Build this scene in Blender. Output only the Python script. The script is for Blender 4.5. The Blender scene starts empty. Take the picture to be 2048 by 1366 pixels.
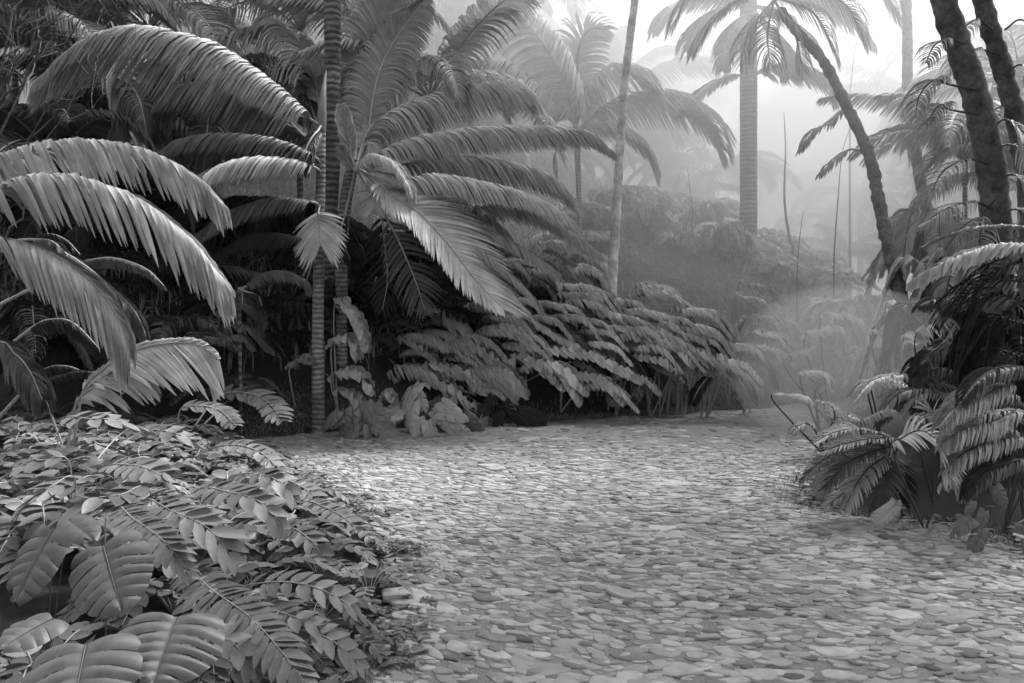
import bpy, math, random
import numpy as np
from mathutils import Vector, Euler
rng = np.random.default_rng(7); random.seed(7)
S = bpy.context.scene; C = S.collection
R = math.radians
# ------------------------------------------------------------------ camera
FP = 1593.0; HZ = 600.0; EYE = 1.6
cam = bpy.data.objects.new('camera', bpy.data.cameras.new('camera')); C.objects.link(cam)
cam.location = (0, 0, EYE); cam.rotation_euler = (R(90), 0, 0)
cam.data.lens = 28.0; cam.data.sensor_width = 36.0; cam.data.shift_y = -(683 - HZ) / 2048
cam.data.clip_end = 1000; cam.data.clip_start = 0.05
S.camera = cam
def at(x, y, d):
    return np.array([(x - 1024) / FP * d, d, EYE - (y - HZ) / FP * d])
# ------------------------------------------------------------------ light
SUN_EL, SUN_AZ = 56.0, 42.0
w = bpy.data.worlds.new('World'); S.world = w; w.use_nodes = True
nt = w.node_tree; nt.nodes.clear()
sky = nt.nodes.new('ShaderNodeTexSky'); sky.sky_type = 'NISHITA'; sky.sun_disc = False
sky.sun_elevation = R(SUN_EL); sky.sun_rotation = R(SUN_AZ); sky.dust_density = 3.0; sky.air_density = 1.0
bw = nt.nodes.new('ShaderNodeRGBToBW'); bg = nt.nodes.new('ShaderNodeBackground'); ow = nt.nodes.new('ShaderNodeOutputWorld')
bg.inputs[1].default_value = 0.15
nt.links.new(sky.outputs[0], bw.inputs[0]); nt.links.new(bw.outputs[0], bg.inputs[0]); nt.links.new(bg.outputs[0], ow.inputs[0])
sd = bpy.data.lights.new('sun', 'SUN'); sd.energy = 2.3; sd.angle = R(16); sd.color = (1, 1, 1)
sun = bpy.data.objects.new('sun', sd); C.objects.link(sun)
dv = Vector((math.sin(R(SUN_AZ)) * math.cos(R(SUN_EL)), math.cos(R(SUN_AZ)) * math.cos(R(SUN_EL)), math.sin(R(SUN_EL))))
sun.rotation_euler = dv.to_track_quat('Z', 'Y').to_euler(); sun.location = dv * 50
S.view_settings.view_transform = 'Standard'; S.view_settings.look = 'None'; S.view_settings.gamma = 1
S.view_settings.exposure = 1.95
S.render.engine = 'CYCLES'
S.cycles.use_denoising = True
S.cycles.max_bounces = 6; S.cycles.diffuse_bounces = 3; S.cycles.glossy_bounces = 2
S.cycles.transmission_bounces = 3; S.cycles.volume_bounces = 1; S.cycles.transparent_max_bounces = 8
S.cycles.sample_clamp_indirect = 6
# ------------------------------------------------------------------ materials
def grey(v): return (v, v, v, 1)
def mat(name): 
    m = bpy.data.materials.new(name); m.use_nodes = True
    return m, m.node_tree, m.node_tree.nodes['Principled BSDF']
def leaf_mat(name, v, var=.25, rough=.5, trans=.3, nscale=6., spec=.35, stripe=0):
    m, t, b = mat(name); N, L = t.nodes, t.links
    oi = N.new('ShaderNodeObjectInfo'); at_ = N.new('ShaderNodeAttribute'); at_.attribute_name = 'tint'
    nz = N.new('ShaderNodeTexNoise'); nz.inputs['Scale'].default_value = nscale; nz.inputs['Detail'].default_value = 4
    tc = N.new('ShaderNodeTexCoord'); L.new(tc.outputs['Object'], nz.inputs['Vector'])
    a = N.new('ShaderNodeMath'); a.operation = 'MULTIPLY_ADD'; a.inputs[1].default_value = var; a.inputs[2].default_value = 1 - var * .5
    L.new(oi.outputs['Random'], a.inputs[0])
    c = N.new('ShaderNodeMath'); c.operation = 'MULTIPLY_ADD'; c.inputs[1].default_value = .9; c.inputs[2].default_value = .55
    L.new(nz.outputs['Fac'], c.inputs[0])
    e = N.new('ShaderNodeMath'); e.operation = 'MULTIPLY_ADD'; e.inputs[1].default_value = .5; e.inputs[2].default_value = .75
    L.new(at_.outputs['Fac'], e.inputs[0])
    p = N.new('ShaderNodeMath'); p.operation = 'MULTIPLY'; L.new(a.outputs[0], p.inputs[0]); L.new(c.outputs[0], p.inputs[1])
    q = N.new('ShaderNodeMath'); q.operation = 'MULTIPLY'; L.new(p.outputs[0], q.inputs[0]); L.new(e.outputs[0], q.inputs[1])
    r = N.new('ShaderNodeMath'); r.operation = 'MULTIPLY'; r.inputs[1].default_value = v; L.new(q.outputs[0], r.inputs[0])
    L.new(r.outputs[0], b.inputs['Base Color'])
    b.inputs['Roughness'].default_value = rough; b.inputs['Specular IOR Level'].default_value = spec
    if trans > 0:
        tr = N.new('ShaderNodeBsdfTranslucent'); L.new(r.outputs[0], tr.inputs['Color'])
        mx = N.new('ShaderNodeMixShader'); mx.inputs[0].default_value = trans
        L.new(b.outputs[0], mx.inputs[1]); L.new(tr.outputs[0], mx.inputs[2])
        L.new(mx.outputs[0], N['Material Output'].inputs[0])
    return m
M = {}
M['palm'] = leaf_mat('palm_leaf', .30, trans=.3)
M['dark'] = leaf_mat('deep_shade_tone_leaf', .02, trans=.1, spec=.06, rough=.7)  # leaf colour taken almost to black, painting in the shade of the hollows
M['mid'] = leaf_mat('shade_tone_leaf', .075, trans=.2, spec=.2)  # darker leaf copy, with the shade on rear and lower fronds in its colour
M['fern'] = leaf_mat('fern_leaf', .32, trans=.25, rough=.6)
M['broad'] = leaf_mat('broad_leaf', .17, trans=.12, rough=.55, nscale=9)
M['bank'] = leaf_mat('bank_leaf', .10, trans=.12, rough=.45, nscale=26)
M['bank2'] = leaf_mat('pale_bank_leaf', .14, trans=.15, rough=.5, nscale=12)
M['litter'] = leaf_mat('dry_leaf', .14, trans=.05, rough=.8, nscale=20)
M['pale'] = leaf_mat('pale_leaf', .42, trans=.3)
M['far'] = leaf_mat('far_palm_leaf', .2, trans=.35)
M['rib'] = leaf_mat('leaf_rib', .36, trans=0, rough=.45, var=.1)
M['ribdark'] = leaf_mat('dark_leaf_rib', .05, trans=0, rough=.5, var=.1)
M['grass'] = leaf_mat('grass_blade', .22, trans=.3, rough=.7)
def bark_mat(name, v0, v1, ring, dist=2., nsc=14.):
    m, t, b = mat(name); N, L = t.nodes, t.links
    tc = N.new('ShaderNodeTexCoord'); wv = N.new('ShaderNodeTexWave'); wv.bands_direction = 'Z'
    wv.inputs['Scale'].default_value = ring; wv.inputs['Distortion'].default_value = dist*2; wv.inputs['Detail'].default_value = 3
    wv.inputs['Detail Scale'].default_value = 1.5
    nz = N.new('ShaderNodeTexNoise'); nz.inputs['Scale'].default_value = nsc; nz.inputs['Detail'].default_value = 6
    L.new(tc.outputs['Object'], wv.inputs[0]); L.new(tc.outputs['Object'], nz.inputs[0])
    mu = N.new('ShaderNodeMix'); mu.data_type = 'FLOAT'; mu.inputs[0].default_value = .45 if ring else 1.0
    L.new(wv.outputs['Fac'], mu.inputs[2]); L.new(nz.outputs['Fac'], mu.inputs[3])
    cr = N.new('ShaderNodeValToRGB'); cr.color_ramp.elements[0].position = .25; cr.color_ramp.elements[1].position = .75
    cr.color_ramp.elements[0].color = grey(v0); cr.color_ramp.elements[1].color = grey(v1)
    n3 = N.new('ShaderNodeTexNoise'); n3.inputs['Scale'].default_value = 3.5; n3.inputs['Detail'].default_value = 5; L.new(tc.outputs['Object'], n3.inputs[0])
    mr = N.new('ShaderNodeMapRange'); mr.inputs[1].default_value = .35; mr.inputs[2].default_value = .65; mr.inputs[3].default_value = .45; mr.inputs[4].default_value = 1.25
    L.new(n3.outputs[0], mr.inputs[0]); vm = N.new('ShaderNodeVectorMath'); vm.operation = 'SCALE'
    L.new(mu.outputs[0], cr.inputs[0]); L.new(cr.outputs[0], vm.inputs[0]); L.new(mr.outputs[0], vm.inputs['Scale']); L.new(vm.outputs[0], b.inputs['Base Color'])
    bp = N.new('ShaderNodeBump'); bp.inputs['Strength'].default_value = .6; bp.inputs['Distance'].default_value = .02
    L.new(mu.outputs[0], bp.inputs['Height']); L.new(bp.outputs[0], b.inputs['Normal'])
    b.inputs['Roughness'].default_value = .85
    return m
M['ringed'] = bark_mat('ringed_palm_bark', .09, .25, 5.2)
M['ringdark'] = bark_mat('dark_ringed_bark', .035, .16, 3.6)
M['bark'] = bark_mat('rough_bark', .03, .14, 0, nsc=22)
M['paleb'] = bark_mat('pale_bark', .26, .55, 0, nsc=16)
def ground_mat(name, v0, v1, sc, bump):
    m, t, b = mat(name); N, L = t.nodes, t.links
    tc = N.new('ShaderNodeTexCoord')
    n1 = N.new('ShaderNodeTexNoise'); n1.inputs['Scale'].default_value = sc; n1.inputs['Detail'].default_value = 8; n1.inputs['Roughness'].default_value = .7
    n2 = N.new('ShaderNodeTexNoise'); n2.inputs['Scale'].default_value = .8; n2.inputs['Detail'].default_value = 4
    L.new(tc.outputs['Object'], n1.inputs[0]); L.new(tc.outputs['Object'], n2.inputs[0])
    mx = N.new('ShaderNodeMix'); mx.data_type = 'FLOAT'; mx.inputs[0].default_value = .35
    L.new(n1.outputs[0], mx.inputs[2]); L.new(n2.outputs[0], mx.inputs[3])
    cr = N.new('ShaderNodeValToRGB'); cr.color_ramp.elements[0].position = .35; cr.color_ramp.elements[1].position = .65
    cr.color_ramp.elements[0].color = grey(v0); cr.color_ramp.elements[1].color = grey(v1)
    L.new(mx.outputs[0], cr.inputs[0]); L.new(cr.outputs[0], b.inputs['Base Color'])
    bp = N.new('ShaderNodeBump'); bp.inputs['Strength'].default_value = .8; bp.inputs['Distance'].default_value = bump
    L.new(n1.outputs[0], bp.inputs['Height']); L.new(bp.outputs[0], b.inputs['Normal'])
    b.inputs['Roughness'].default_value = .95
    return m
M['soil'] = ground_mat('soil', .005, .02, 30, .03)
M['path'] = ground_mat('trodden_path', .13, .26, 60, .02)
M['stone'] = leaf_mat('flat_stone', .26, var=0, trans=0, rough=.75, nscale=14, spec=.25)
# ------------------------------------------------------------------ ground height
ES = np.array([-3.1, 9.1]); ED = np.array([7.1, 3.0]); ED = ED / np.linalg.norm(ED); EN = np.array([-ED[1], ED[0]])
PATH = [(480,880),(560,868),(640,862),(800,855),(1000,846),(1150,838),(1300,830),(1430,821),(1550,812),(1610,806),(1700,800),(1760,806),
        (1690,830),(1650,870),(1640,920),(1590,960),(1600,1000),(1700,1032),(1800,1040),(1900,1045),(1980,1065),(2060,1110),(2160,1180),(2300,1366),(2300,1500),
        (560,1500),(690,1366),(740,1290),(800,1200),(770,1110),(700,1020),(620,960),(520,915)]
PATHW = np.array([[ (x-1024)/FP*(EYE*FP/(y-HZ)), EYE*FP/(y-HZ)] for x, y in PATH])
def sd_poly(P, V):           # signed distance to the path outline, negative inside
    P = np.atleast_2d(P); d = np.full(len(P), 1e9); ins = np.zeros(len(P), bool)
    for a, b in zip(V, np.roll(V, -1, 0)):
        e = b - a; q = P - a; t = np.clip((q @ e) / (e @ e), 0, 1)
        d = np.minimum(d, np.linalg.norm(q - t[:, None] * e, axis=1))
        c = ((a[1] > P[:, 1]) != (b[1] > P[:, 1])) & (P[:, 0] < (b[0]-a[0]) * (P[:, 1]-a[1]) / (b[1]-a[1] + 1e-12) + a[0])
        ins ^= c
    return np.where(ins, -d, d)
def hgt(X, Y):
    X = np.asarray(X, float); Y = np.asarray(Y, float)
    e = (X - ES[0]) * EN[0] + (Y - ES[1]) * EN[1]
    al = (X - ES[0]) * ED[0] + (Y - ES[1]) * ED[1]
    ep = np.maximum(e - .15, 0)
    fr = 1 - np.clip((al - 9.6) / 7, 0, 1) * .75
    hill = (1.0 * (1 - np.exp(-ep / 1.1)) + (.30 + .10*np.clip((ep-1.5)/3, 0, 1)) * np.minimum(ep, 14) + .05 * np.maximum(ep - 14, 0)) * fr
    p = sd_poly(np.stack([X.ravel(), Y.ravel()], 1), PATHW).reshape(X.shape)
    bank = np.where(e < .3, np.clip(p, 0, 2.5) * .14, 0) * np.clip((.6 - e) / .6, 0, 1)
    base = np.where(p < 0, -.03, np.clip(p / .3, 0, 1) * .02 - .02)
    rough = .05 * np.sin(X * 2.3 + 1) * np.sin(Y * 1.9) * np.clip(p, 0, 1)
    return hill + bank + base + rough
def h1(x, y): return float(hgt(np.array([x]), np.array([y]))[0])
# ------------------------------------------------------------------ mesh helpers
def mesh(name, V, Fq, m, smooth=True, tint=None, ref=None):
    me = bpy.data.meshes.new(name)
    V = np.asarray(V, np.float32); 
    nv = len(V); me.vertices.add(nv); me.vertices.foreach_set('co', V.ravel())
    if isinstance(Fq, np.ndarray):
        k = Fq.shape[1]; nf = len(Fq); flat = Fq.astype(np.int32).ravel()
        tot = np.full(nf, k, np.int32)
    else:
        tot = np.array([len(f) for f in Fq], np.int32); flat = np.array([i for f in Fq for i in f], np.int32); nf = len(Fq)
    me.loops.add(len(flat)); me.loops.foreach_set('vertex_index', flat)
    me.polygons.add(nf); st = np.concatenate([[0], np.cumsum(tot)[:-1]]).astype(np.int32)
    me.polygons.foreach_set('loop_start', st); me.polygons.foreach_set('loop_total', tot)
    if smooth: me.polygons.foreach_set('use_smooth', np.ones(nf, bool))
    if tint is not None:
        a = me.attributes.new('tint', 'FLOAT', 'POINT'); a.data.foreach_set('value', np.asarray(tint, np.float32))
    me.update(calc_edges=True); me.materials.append(m)
    return me
def link(name, me, parent=None, loc=None):
    o = bpy.data.objects.new(name, me); C.objects.link(o)
    if parent is not None: o.parent = parent
    if loc is not None: o.location = loc
    return o
def tag(o, label=None, cat=None, group=None, kind=None):
    if label: o['label'] = label
    if cat: o['category'] = cat
    if group: o['group'] = group
    if kind: o['kind'] = kind
    return o
def thing(name, label, cat, base, group=None):
    o = bpy.data.objects.new(name, None); C.objects.link(o); o.location = tuple(base); o.empty_display_size = .1
    tag(o, label, cat, group); o['_b'] = [float(v) for v in base]
    return o
def base_of(P): return np.array(P['_b'][:])
def spline(pts, n=48):
    P = np.asarray(pts, float)
    if len(P) == 2: P = np.array([P[0], (P[0]+P[1])/2, P[1]])
    Q = np.vstack([2*P[0]-P[1], P, 2*P[-1]-P[-2]])
    seg = np.maximum(np.linalg.norm(np.diff(P, axis=0), axis=1), 1e-6)
    out = []
    for i in range(len(P)-1):
        k = max(3, int(round(n * seg[i] / seg.sum())))
        t = np.linspace(0, 1, k, endpoint=False)[:, None]
        a, b, c, d = Q[i], Q[i+1], Q[i+2], Q[i+3]
        out.append(.5*((2*b) + (c-a)*t + (2*a-5*b+4*c-d)*t**2 + (3*b-a-3*c+d)*t**3))
    return np.vstack(out + [P[-1:]])
def resample(P, n):
    s = np.concatenate([[0], np.cumsum(np.linalg.norm(np.diff(P, axis=0), axis=1))]); u = np.linspace(0, s[-1], n)
    return np.stack([np.interp(u, s, P[:, k]) for k in range(3)], 1), s[-1]
def nrm(v): return v / np.maximum(np.linalg.norm(v, axis=-1, keepdims=True), 1e-9)
def frames(P):
    T = nrm(np.gradient(P, axis=0)); up = np.array([0., 0, 1.])
    A = nrm(np.cross(T, np.where(np.abs(T[:, 2:3]) > .95, np.array([[0., 1, 0]]), up[None]))); B = np.cross(A, T)
    return T, A, B
def tube_geo(P, rad, sides=8):
    T, A, B = frames(P); n = len(P); a = np.linspace(0, 2*np.pi, sides, endpoint=False)
    # keep the frame from flipping
    for i in range(1, n):
        x = A[i-1] - T[i] * (A[i-1] @ T[i]); A[i] = x / max(np.linalg.norm(x), 1e-9); B[i] = np.cross(A[i], T[i])
    V = P[:, None] + rad[:, None, None] * (np.cos(a)[None, :, None] * A[:, None] + np.sin(a)[None, :, None] * B[:, None])
    i = np.arange(n-1)[:, None]; j = np.arange(sides)[None]; k = (j+1) % sides
    Fq = np.stack([i*sides+j, i*sides+k, (i+1)*sides+k, (i+1)*sides+j], -1).reshape(-1, 4)
    return V.reshape(-1, 3), Fq
def tube(name, P, rad, m, parent=None, sides=8, part=True):
    V, Fq = tube_geo(P, rad, sides)
    if parent is not None: V = V - base_of(parent)
    return link(name, mesh(name, V, Fq, m), parent)
SHAPES = {
 'band': ([0,.1,.4,.7,.9,1.], [.9,1,1,.92,.62,.10]),
 'strip': ([0,.1,.35,.6,.85,1.], [1,1.05,1,.78,.42,.03]),
 'ovate': ([0,.1,.3,.55,.8,1.], [.25,.68,1,.95,.6,.05]),
 'lobe':  ([0,.15,.4,.7,.9,1.], [.9,1,1,.85,.5,.05]),
 'plate': ([0,.1,.5,.8,.93,1.], [1,1,1,.95,.72,.12]),
 'fine':  ([0,.12,.4,.7,.9,1.], [.6,1,.9,.65,.35,.05]),
}
def leaflets(P, T, side, nrmv, Ls, W, fwd, up, droop, shape, down, k=6, fold=.15, jit=.055, sweep=.42):
    """a blade of narrow leaflets: positions P, tangents T, start sides, returns verts, quads, tint"""
    m = len(P); us, ws = SHAPES[shape]; u = np.linspace(0, 1, k+1); wu = np.interp(u, us, ws)
    j = lambda s: 1 + rng.normal(0, s, (m, 1))
    d0 = nrm(side + nrmv * (up * j(jit*2)) + T * (fwd[:, None] * j(jit)) + rng.normal(0, jit*.5, (m, 3)))
    pos = P.copy(); cols = []; tw = rng.normal(0, .07, (m, 1)); down = nrm(down[None] + sweep*T)
    for i in range(k+1):
        g = np.clip(droop * j(.03) * (min(1, u[i]*1.5)**.9 if droop > .62 else u[i]**.9), 0, .985)
        d = nrm(d0 * (1-g) + down * g)
        wd = nrm(T - d * np.sum(T*d, 1, keepdims=True)); nn = np.cross(d, wd)
        wd = nrm(wd + nn * tw); hw = (W * wu[i] * .5)[:, None]
        mid = pos - np.sign(np.sum(nn*nrmv, 1, keepdims=True)+1e-6) * nn * hw * fold * 2
        cols.append(np.stack([pos + wd*hw, mid, pos - wd*hw], 1))
        pos = pos + d * (Ls[:, None] / k)
    V = np.stack(cols, 1)                                # m, k+1, 3, 3
    idx = np.arange(m*(k+1)*3).reshape(m, k+1, 3)
    q1 = np.stack([idx[:, :-1, 0], idx[:, :-1, 1], idx[:, 1:, 1], idx[:, 1:, 0]], -1).reshape(-1, 4)
    q2 = np.stack([idx[:, :-1, 1], idx[:, :-1, 2], idx[:, 1:, 2], idx[:, 1:, 1]], -1).reshape(-1, 4)
    tint = np.repeat(rng.random(m), (k+1)*3)
    return V.reshape(-1, 3), np.vstack([q1, q2]), tint
PROF = {'palm': ([0,.12,.35,.7,.9,1], [.55,.85,1,.9,.6,.3]), 'fern': ([0,.1,.3,.6,.85,1], [.6,.95,1,.8,.5,.25]),
        'tri': ([0,.1,.5,.8,1], [1,1,.75,.5,.25]), 'heart': ([0,.08,.25,.5,.75,.9,1], [.9,1,1,.9,.7,.45,.3]), 'flat': ([0,.15,.8,.93,1], [.75,1,1,.75,.45])}
def frond_geo(SP, s0, L, sp, wfac, droop, up, fwd, N, sides, shape, prof, down, tipfwd, k, fold, gap, sidevec, dens=1.0):
    n = max(6, int(round((1-s0) * SP[1] / sp * dens)))
    Pn = SP[0]; cnt = len(Pn); parts = []; off = 0; VV, FF, TT = [], [], []
    for sg, on in ((1, sides[0]), (-1, sides[1])):
        if not on: continue
        s = s0 + (1-s0) * (np.arange(n) + .5 + rng.uniform(-.2, .2, n)) / n
        s = s[rng.random(n) > gap]
        if not len(s): continue
        q = (s - s0) / (1-s0); f = s * (cnt-1); i = np.clip(f.astype(int), 0, cnt-2); fr = (f-i)[:, None]
        P = Pn[i]*(1-fr) + Pn[i+1]*fr; Tn = nrm(Pn[i+1]-Pn[i])
        if sidevec is not None: sd_ = np.tile(np.asarray(sidevec, float), (len(s), 1)); nv = nrm(np.cross(sd_, Tn)*1.0); nv = np.where(nv[:, 2:3] < 0, -nv, nv)
        else:
            sd_ = nrm(np.cross(Tn, N)) * sg; nv = nrm(np.cross(sd_, Tn) * sg)
            nv = np.where(np.sum(nv*N, 1, keepdims=True) < 0, -nv, nv)
        Ls = L * on * np.interp(q, *PROF[prof]) * (1 + rng.normal(0, .045, len(s)))
        W = np.full(len(s), sp * wfac) * (1 + rng.normal(0, .1, len(s))) * np.interp(q, [0, .85, 1], [1, 1, .7])
        fw_ = np.interp(q, [0, 1], fwd) if isinstance(fwd, tuple) else fwd
        V, Fq, t = leaflets(P, Tn, sd_, nv, Ls, W, fw_ + tipfwd * q**4, up, droop, shape, down, k, fold)
        VV.append(V); FF.append(Fq + off); TT.append(t); off += len(V)
    return np.vstack(VV), np.vstack(FF), np.concatenate(TT)
DOWN = np.array([0., 0, -1.])
def frond(P, pts, d, L=80, sp=8, wf=1.25, droop=.8, up=.35, fwd=.7, N=(0,0,1), sides=(1,1), shape='strip', prof='palm', m='palm', rm='rib',
          rib=5, pet=None, name='frond', down=None, tipfwd=1.6, k=6, fold=.15, gap=.04, sidevec=None, label=None, dens=None):
    """a frond through photo points (x, y[, depth]); L, sp and rib are given in photo pixels at its own distance"""
    n = len(pts); dd = np.linspace(d[0], d[1], n) if not np.isscalar(d) else np.full(n, float(d))
    W = [at(p[0], p[1], p[2] if len(p) > 2 else dd[i]) for i, p in enumerate(pts)]
    dm = float(np.mean(dd)); px = dm / FP
    raw = spline(W); s0 = 0.0
    if pet is not None:
        W2 = [np.asarray(pet, float)] + W; raw2 = spline(W2)
        l2 = np.linalg.norm(np.diff(raw2, axis=0), axis=1).sum(); l1 = np.linalg.norm(np.diff(raw, axis=0), axis=1).sum()
        s0 = float(np.clip(1 - l1 / l2, 0, .985)); raw = raw2
    SP = resample(raw, 60 if s0 < .8 else 160)
    dn = DOWN if down is None else nrm(np.asarray(down, float))
    V, Fq, t = frond_geo(SP, min(s0 + .01, .99), L*px, sp*px, wf, droop, up, fwd, nrm(np.asarray(N, float)), sides, shape, prof, dn, tipfwd, k, fold, gap, sidevec, dens if dens else (1.0 if shape in ('lobe','ovate') or wf < 1 else 1.7))
    b = base_of(P)
    o = link(name, mesh(name, V - b, Fq, M[m], tint=t), P)
    if label: o['label'] = label
    rr = rib * px * .5 * np.interp(np.linspace(0, 1, len(SP[0])), [0, .6, 1], [1, .7, .2])
    Vr, Fr = tube_geo(SP[0] + np.array([0, 0, rib*px*.15]), rr, 6)
    r = link('midrib', mesh('midrib', Vr - b, Fr, M[rm]), o)
    return o
def trunk(P, pts, d, w0, w1, m, sides=16, rings=True, name='trunk', knob=.05, to_ground=False, pitch=.055):
    """a trunk through photo points top to bottom or bottom to top; widths in photo pixels"""
    n = len(pts); dd = np.linspace(d[0], d[1], n) if not np.isscalar(d) else np.full(n, float(d))
    W = [at(x, y, dd[i]) for i, (x, y) in enumerate(pts)]
    if to_ground:
        g = W[-1].copy(); g[2] = h1(g[0], g[1]) - .1
        if g[2] < W[-1][2] - .05: W.append(g)
    raw = spline(W, 60); L = np.linalg.norm(np.diff(raw, axis=0), axis=1).sum()
    nn = int(np.clip(L / (.014 if rings else .04), 40, 600)); SP, L = resample(raw, nn)
    px = float(np.mean(dd)) / FP; s = np.linspace(0, L, nn); u = s / L
    r = .5 * px * (w0 + (w1-w0)*u)
    if rings:
        ph = s / pitch + .5*np.sin(s*3.1) + .3*np.sin(s*7.7+1) + .2*np.sin(s*17); r = r * (1 + knob * (1 - (ph % 1.0)) ** 2 + .015*np.sin(s*5))
    else:
        r = r * (1 + knob * (np.sin(s*9+1)*np.sin(s*23) + .5*np.sin(s*41)))
    V, Fq = tube_geo(SP, r, sides)
    if not rings:
        V = V + rng.normal(0, knob * r.mean() * .35, V.shape)
    else:
        V = V + rng.normal(0, .003*px*w0*.3, V.shape)
    return link(name, mesh(name, V - base_of(P), Fq, M[m]), P)
def gp(x, y, z):
    """photo point on the horizontal plane at height z"""
    d = (EYE - z) * FP / (y - HZ); return np.array([(x-1024)/FP*d, d, z])
def on_ground(x, d):
    X = (x-1024)/FP*d; return np.array([X, d, h1(X, d)])
def leaf_plate(P, centre, tip, width, m='broad', name='leaf', N=(0, -.6, .8), slits=7, cup=.12, rm='rib', stem=None, heart=.18, nu=26, nv=10):
    """one broad heart-shaped leaf from centre (stalk) to tip, veined by parallel creases, with slits at its edge"""
    c = np.asarray(centre, float); t = np.asarray(tip, float); ax = t-c; Ln = np.linalg.norm(ax); ax = ax/Ln
    N = nrm(np.asarray(N, float)); sd_ = nrm(np.cross(ax, N)); N = np.cross(sd_, ax)
    V, Fq, T = [], [], []
    for sg in (1, -1):
        off = len(V)
        for i in range(nu+1):
            u = i/nu
            hw = width*.5*np.interp(u, [0,.08,.2,.4,.6,.8,.93,1], [.62,.86,.98,1,.88,.58,.24,.02])
            back = -heart*Ln*np.interp(u, [0,.12,.35], [1,.55,0])
            ph = u*slits
            cut = 1 - .16*max(0, math.cos(ph*2*math.pi))**8 * (1 if u > .15 else 0)
            for j in range(nv+1):
                v = j/nv; q = hw*v*(cut if v > .6 else 1)
                crease = -.018*width*max(0, math.cos((u - .10*v)*slits*2*math.pi))**6*min(1, v*4)
                bend = cup*Ln*(4*(u*.5)**2*-.55) - cup*width*(v**2)*.9*1.0
                p = c + ax*(Ln*u + back*v**1.4 + .16*Ln*v*(1-u)*.6) + sd_*sg*q + N*(bend + crease + .03*width*(1-(1-v)**2))
                V.append(p); T.append(.5 + .25*math.sin(u*slits*6.28))
        for i in range(nu):
            for j in range(nv):
                a = off + i*(nv+1)+j
                Fq.append([a, a+1, a+nv+2, a+nv+1] if sg > 0 else [a, a+nv+1, a+nv+2, a+1])
    b = base_of(P); V = np.array(V)
    o = link(name, mesh(name, V-b, np.array(Fq), M[m], tint=np.array(T)), P)
    rp = np.array([c + ax*Ln*u + N*(cup*Ln*(4*(u*.5)**2*-.55) + .004) for u in np.linspace(0, .97, 14)])
    Vr, Fr = tube_geo(rp, np.linspace(.012, .003, 14)*width*1.0, 6); link('midrib', mesh('midrib', Vr-b, Fr, M[rm]), o)
    if stem is not None:
        sp = resample(spline([np.asarray(stem, float), (np.asarray(stem)+c)/2 + np.array([0, 0, .06]), c]), 20)[0]
        tube('stalk', sp, np.full(20, .016*width), M[rm], P, 6)
    return o
def slit_leaf(P, c, t, width, N, n=7, stem=None, m='bank', cup=.10, name='leaf', nu=98, nv=12):
    """one broad heart-shaped leaf; thin slits run from near the midrib to the edge between its broad lobes"""
    c = np.asarray(c, float); t = np.asarray(t, float); ax = t-c; Ln = np.linalg.norm(ax); ax = ax/Ln
    N = nrm(np.asarray(N, float)); sd_ = nrm(np.cross(ax, N)); N = np.cross(sd_, ax); V, Fq = [], []
    notch = rng.integers(0, 2)
    for sg in (1, -1):
        off = len(V); u = np.linspace(0, 1, nu+1); ph = (u*n + (.3 if sg > 0 else 0)) % 1.0
        hw = width*.5*np.interp(u, [0,.05,.15,.35,.55,.75,.9,1], [.70,.84,.96,1,.92,.70,.40,.10])
        lobe = 1 - .05*np.abs(ph-.5)**2*4
        for i in range(nu+1):
            for j in range(nv+1):
                v = j/nv; vv = v*(lobe[i] if v > .5 else 1)
                al = u[i]*Ln - .16*Ln*np.interp(u[i], [0,.3], [1,0])*v + .22*Ln*v**1.5*(1-u[i]*.75)*np.interp(u[i], [0,.3], [.2,1])
                lift = .05*width*(1-(1-v)**2) - cup*width*v**2*1.1 - cup*Ln*1.1*(u[i]-.2)**2 + .02*width*math.cos((ph[i]-.5)*3.1)*min(1, v*3)
                V.append(c + ax*al + sd_*sg*hw[i]*vv + N*lift)
        slot = np.concatenate([[False], np.diff(np.floor(u*n + (.3 if sg > 0 else 0))) > 0]); slot[:8] = False
        for i in range(nu):
            for j in range(nv):
                if slot[min(i+1, nu)] and j >= 3: continue
                if notch and sg > 0 and .80 < u[i] < .90 and j >= nv*.35: continue
                q = off + i*(nv+1)+j; Fq.append([q, q+1, q+nv+2, q+nv+1] if sg > 0 else [q, q+nv+1, q+nv+2, q+1])
    b = base_of(P); V = np.array(V); o = link(name, mesh(name, V-b, np.array(Fq), M[m], tint=np.full(len(V), .5)), P)
    u = np.linspace(0, .97, 16); rp = np.array([c + ax*Ln*q + N*(-cup*Ln*1.1*(q-.2)**2+.003) for q in u])
    Vr, Fr = tube_geo(rp, np.linspace(.009, .003, 16)*width, 6); link('midrib', mesh('midrib', Vr-b, Fr, M['bank2']), o)
    if stem is not None:
        sp = resample(spline([np.asarray(stem, float), (np.asarray(stem)+c)/2 + np.array([0, 0, .06]), c]), 20)[0]
        tube('stalk', sp, np.full(20, .012*width), M[m], P, 6)
    return o
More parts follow.
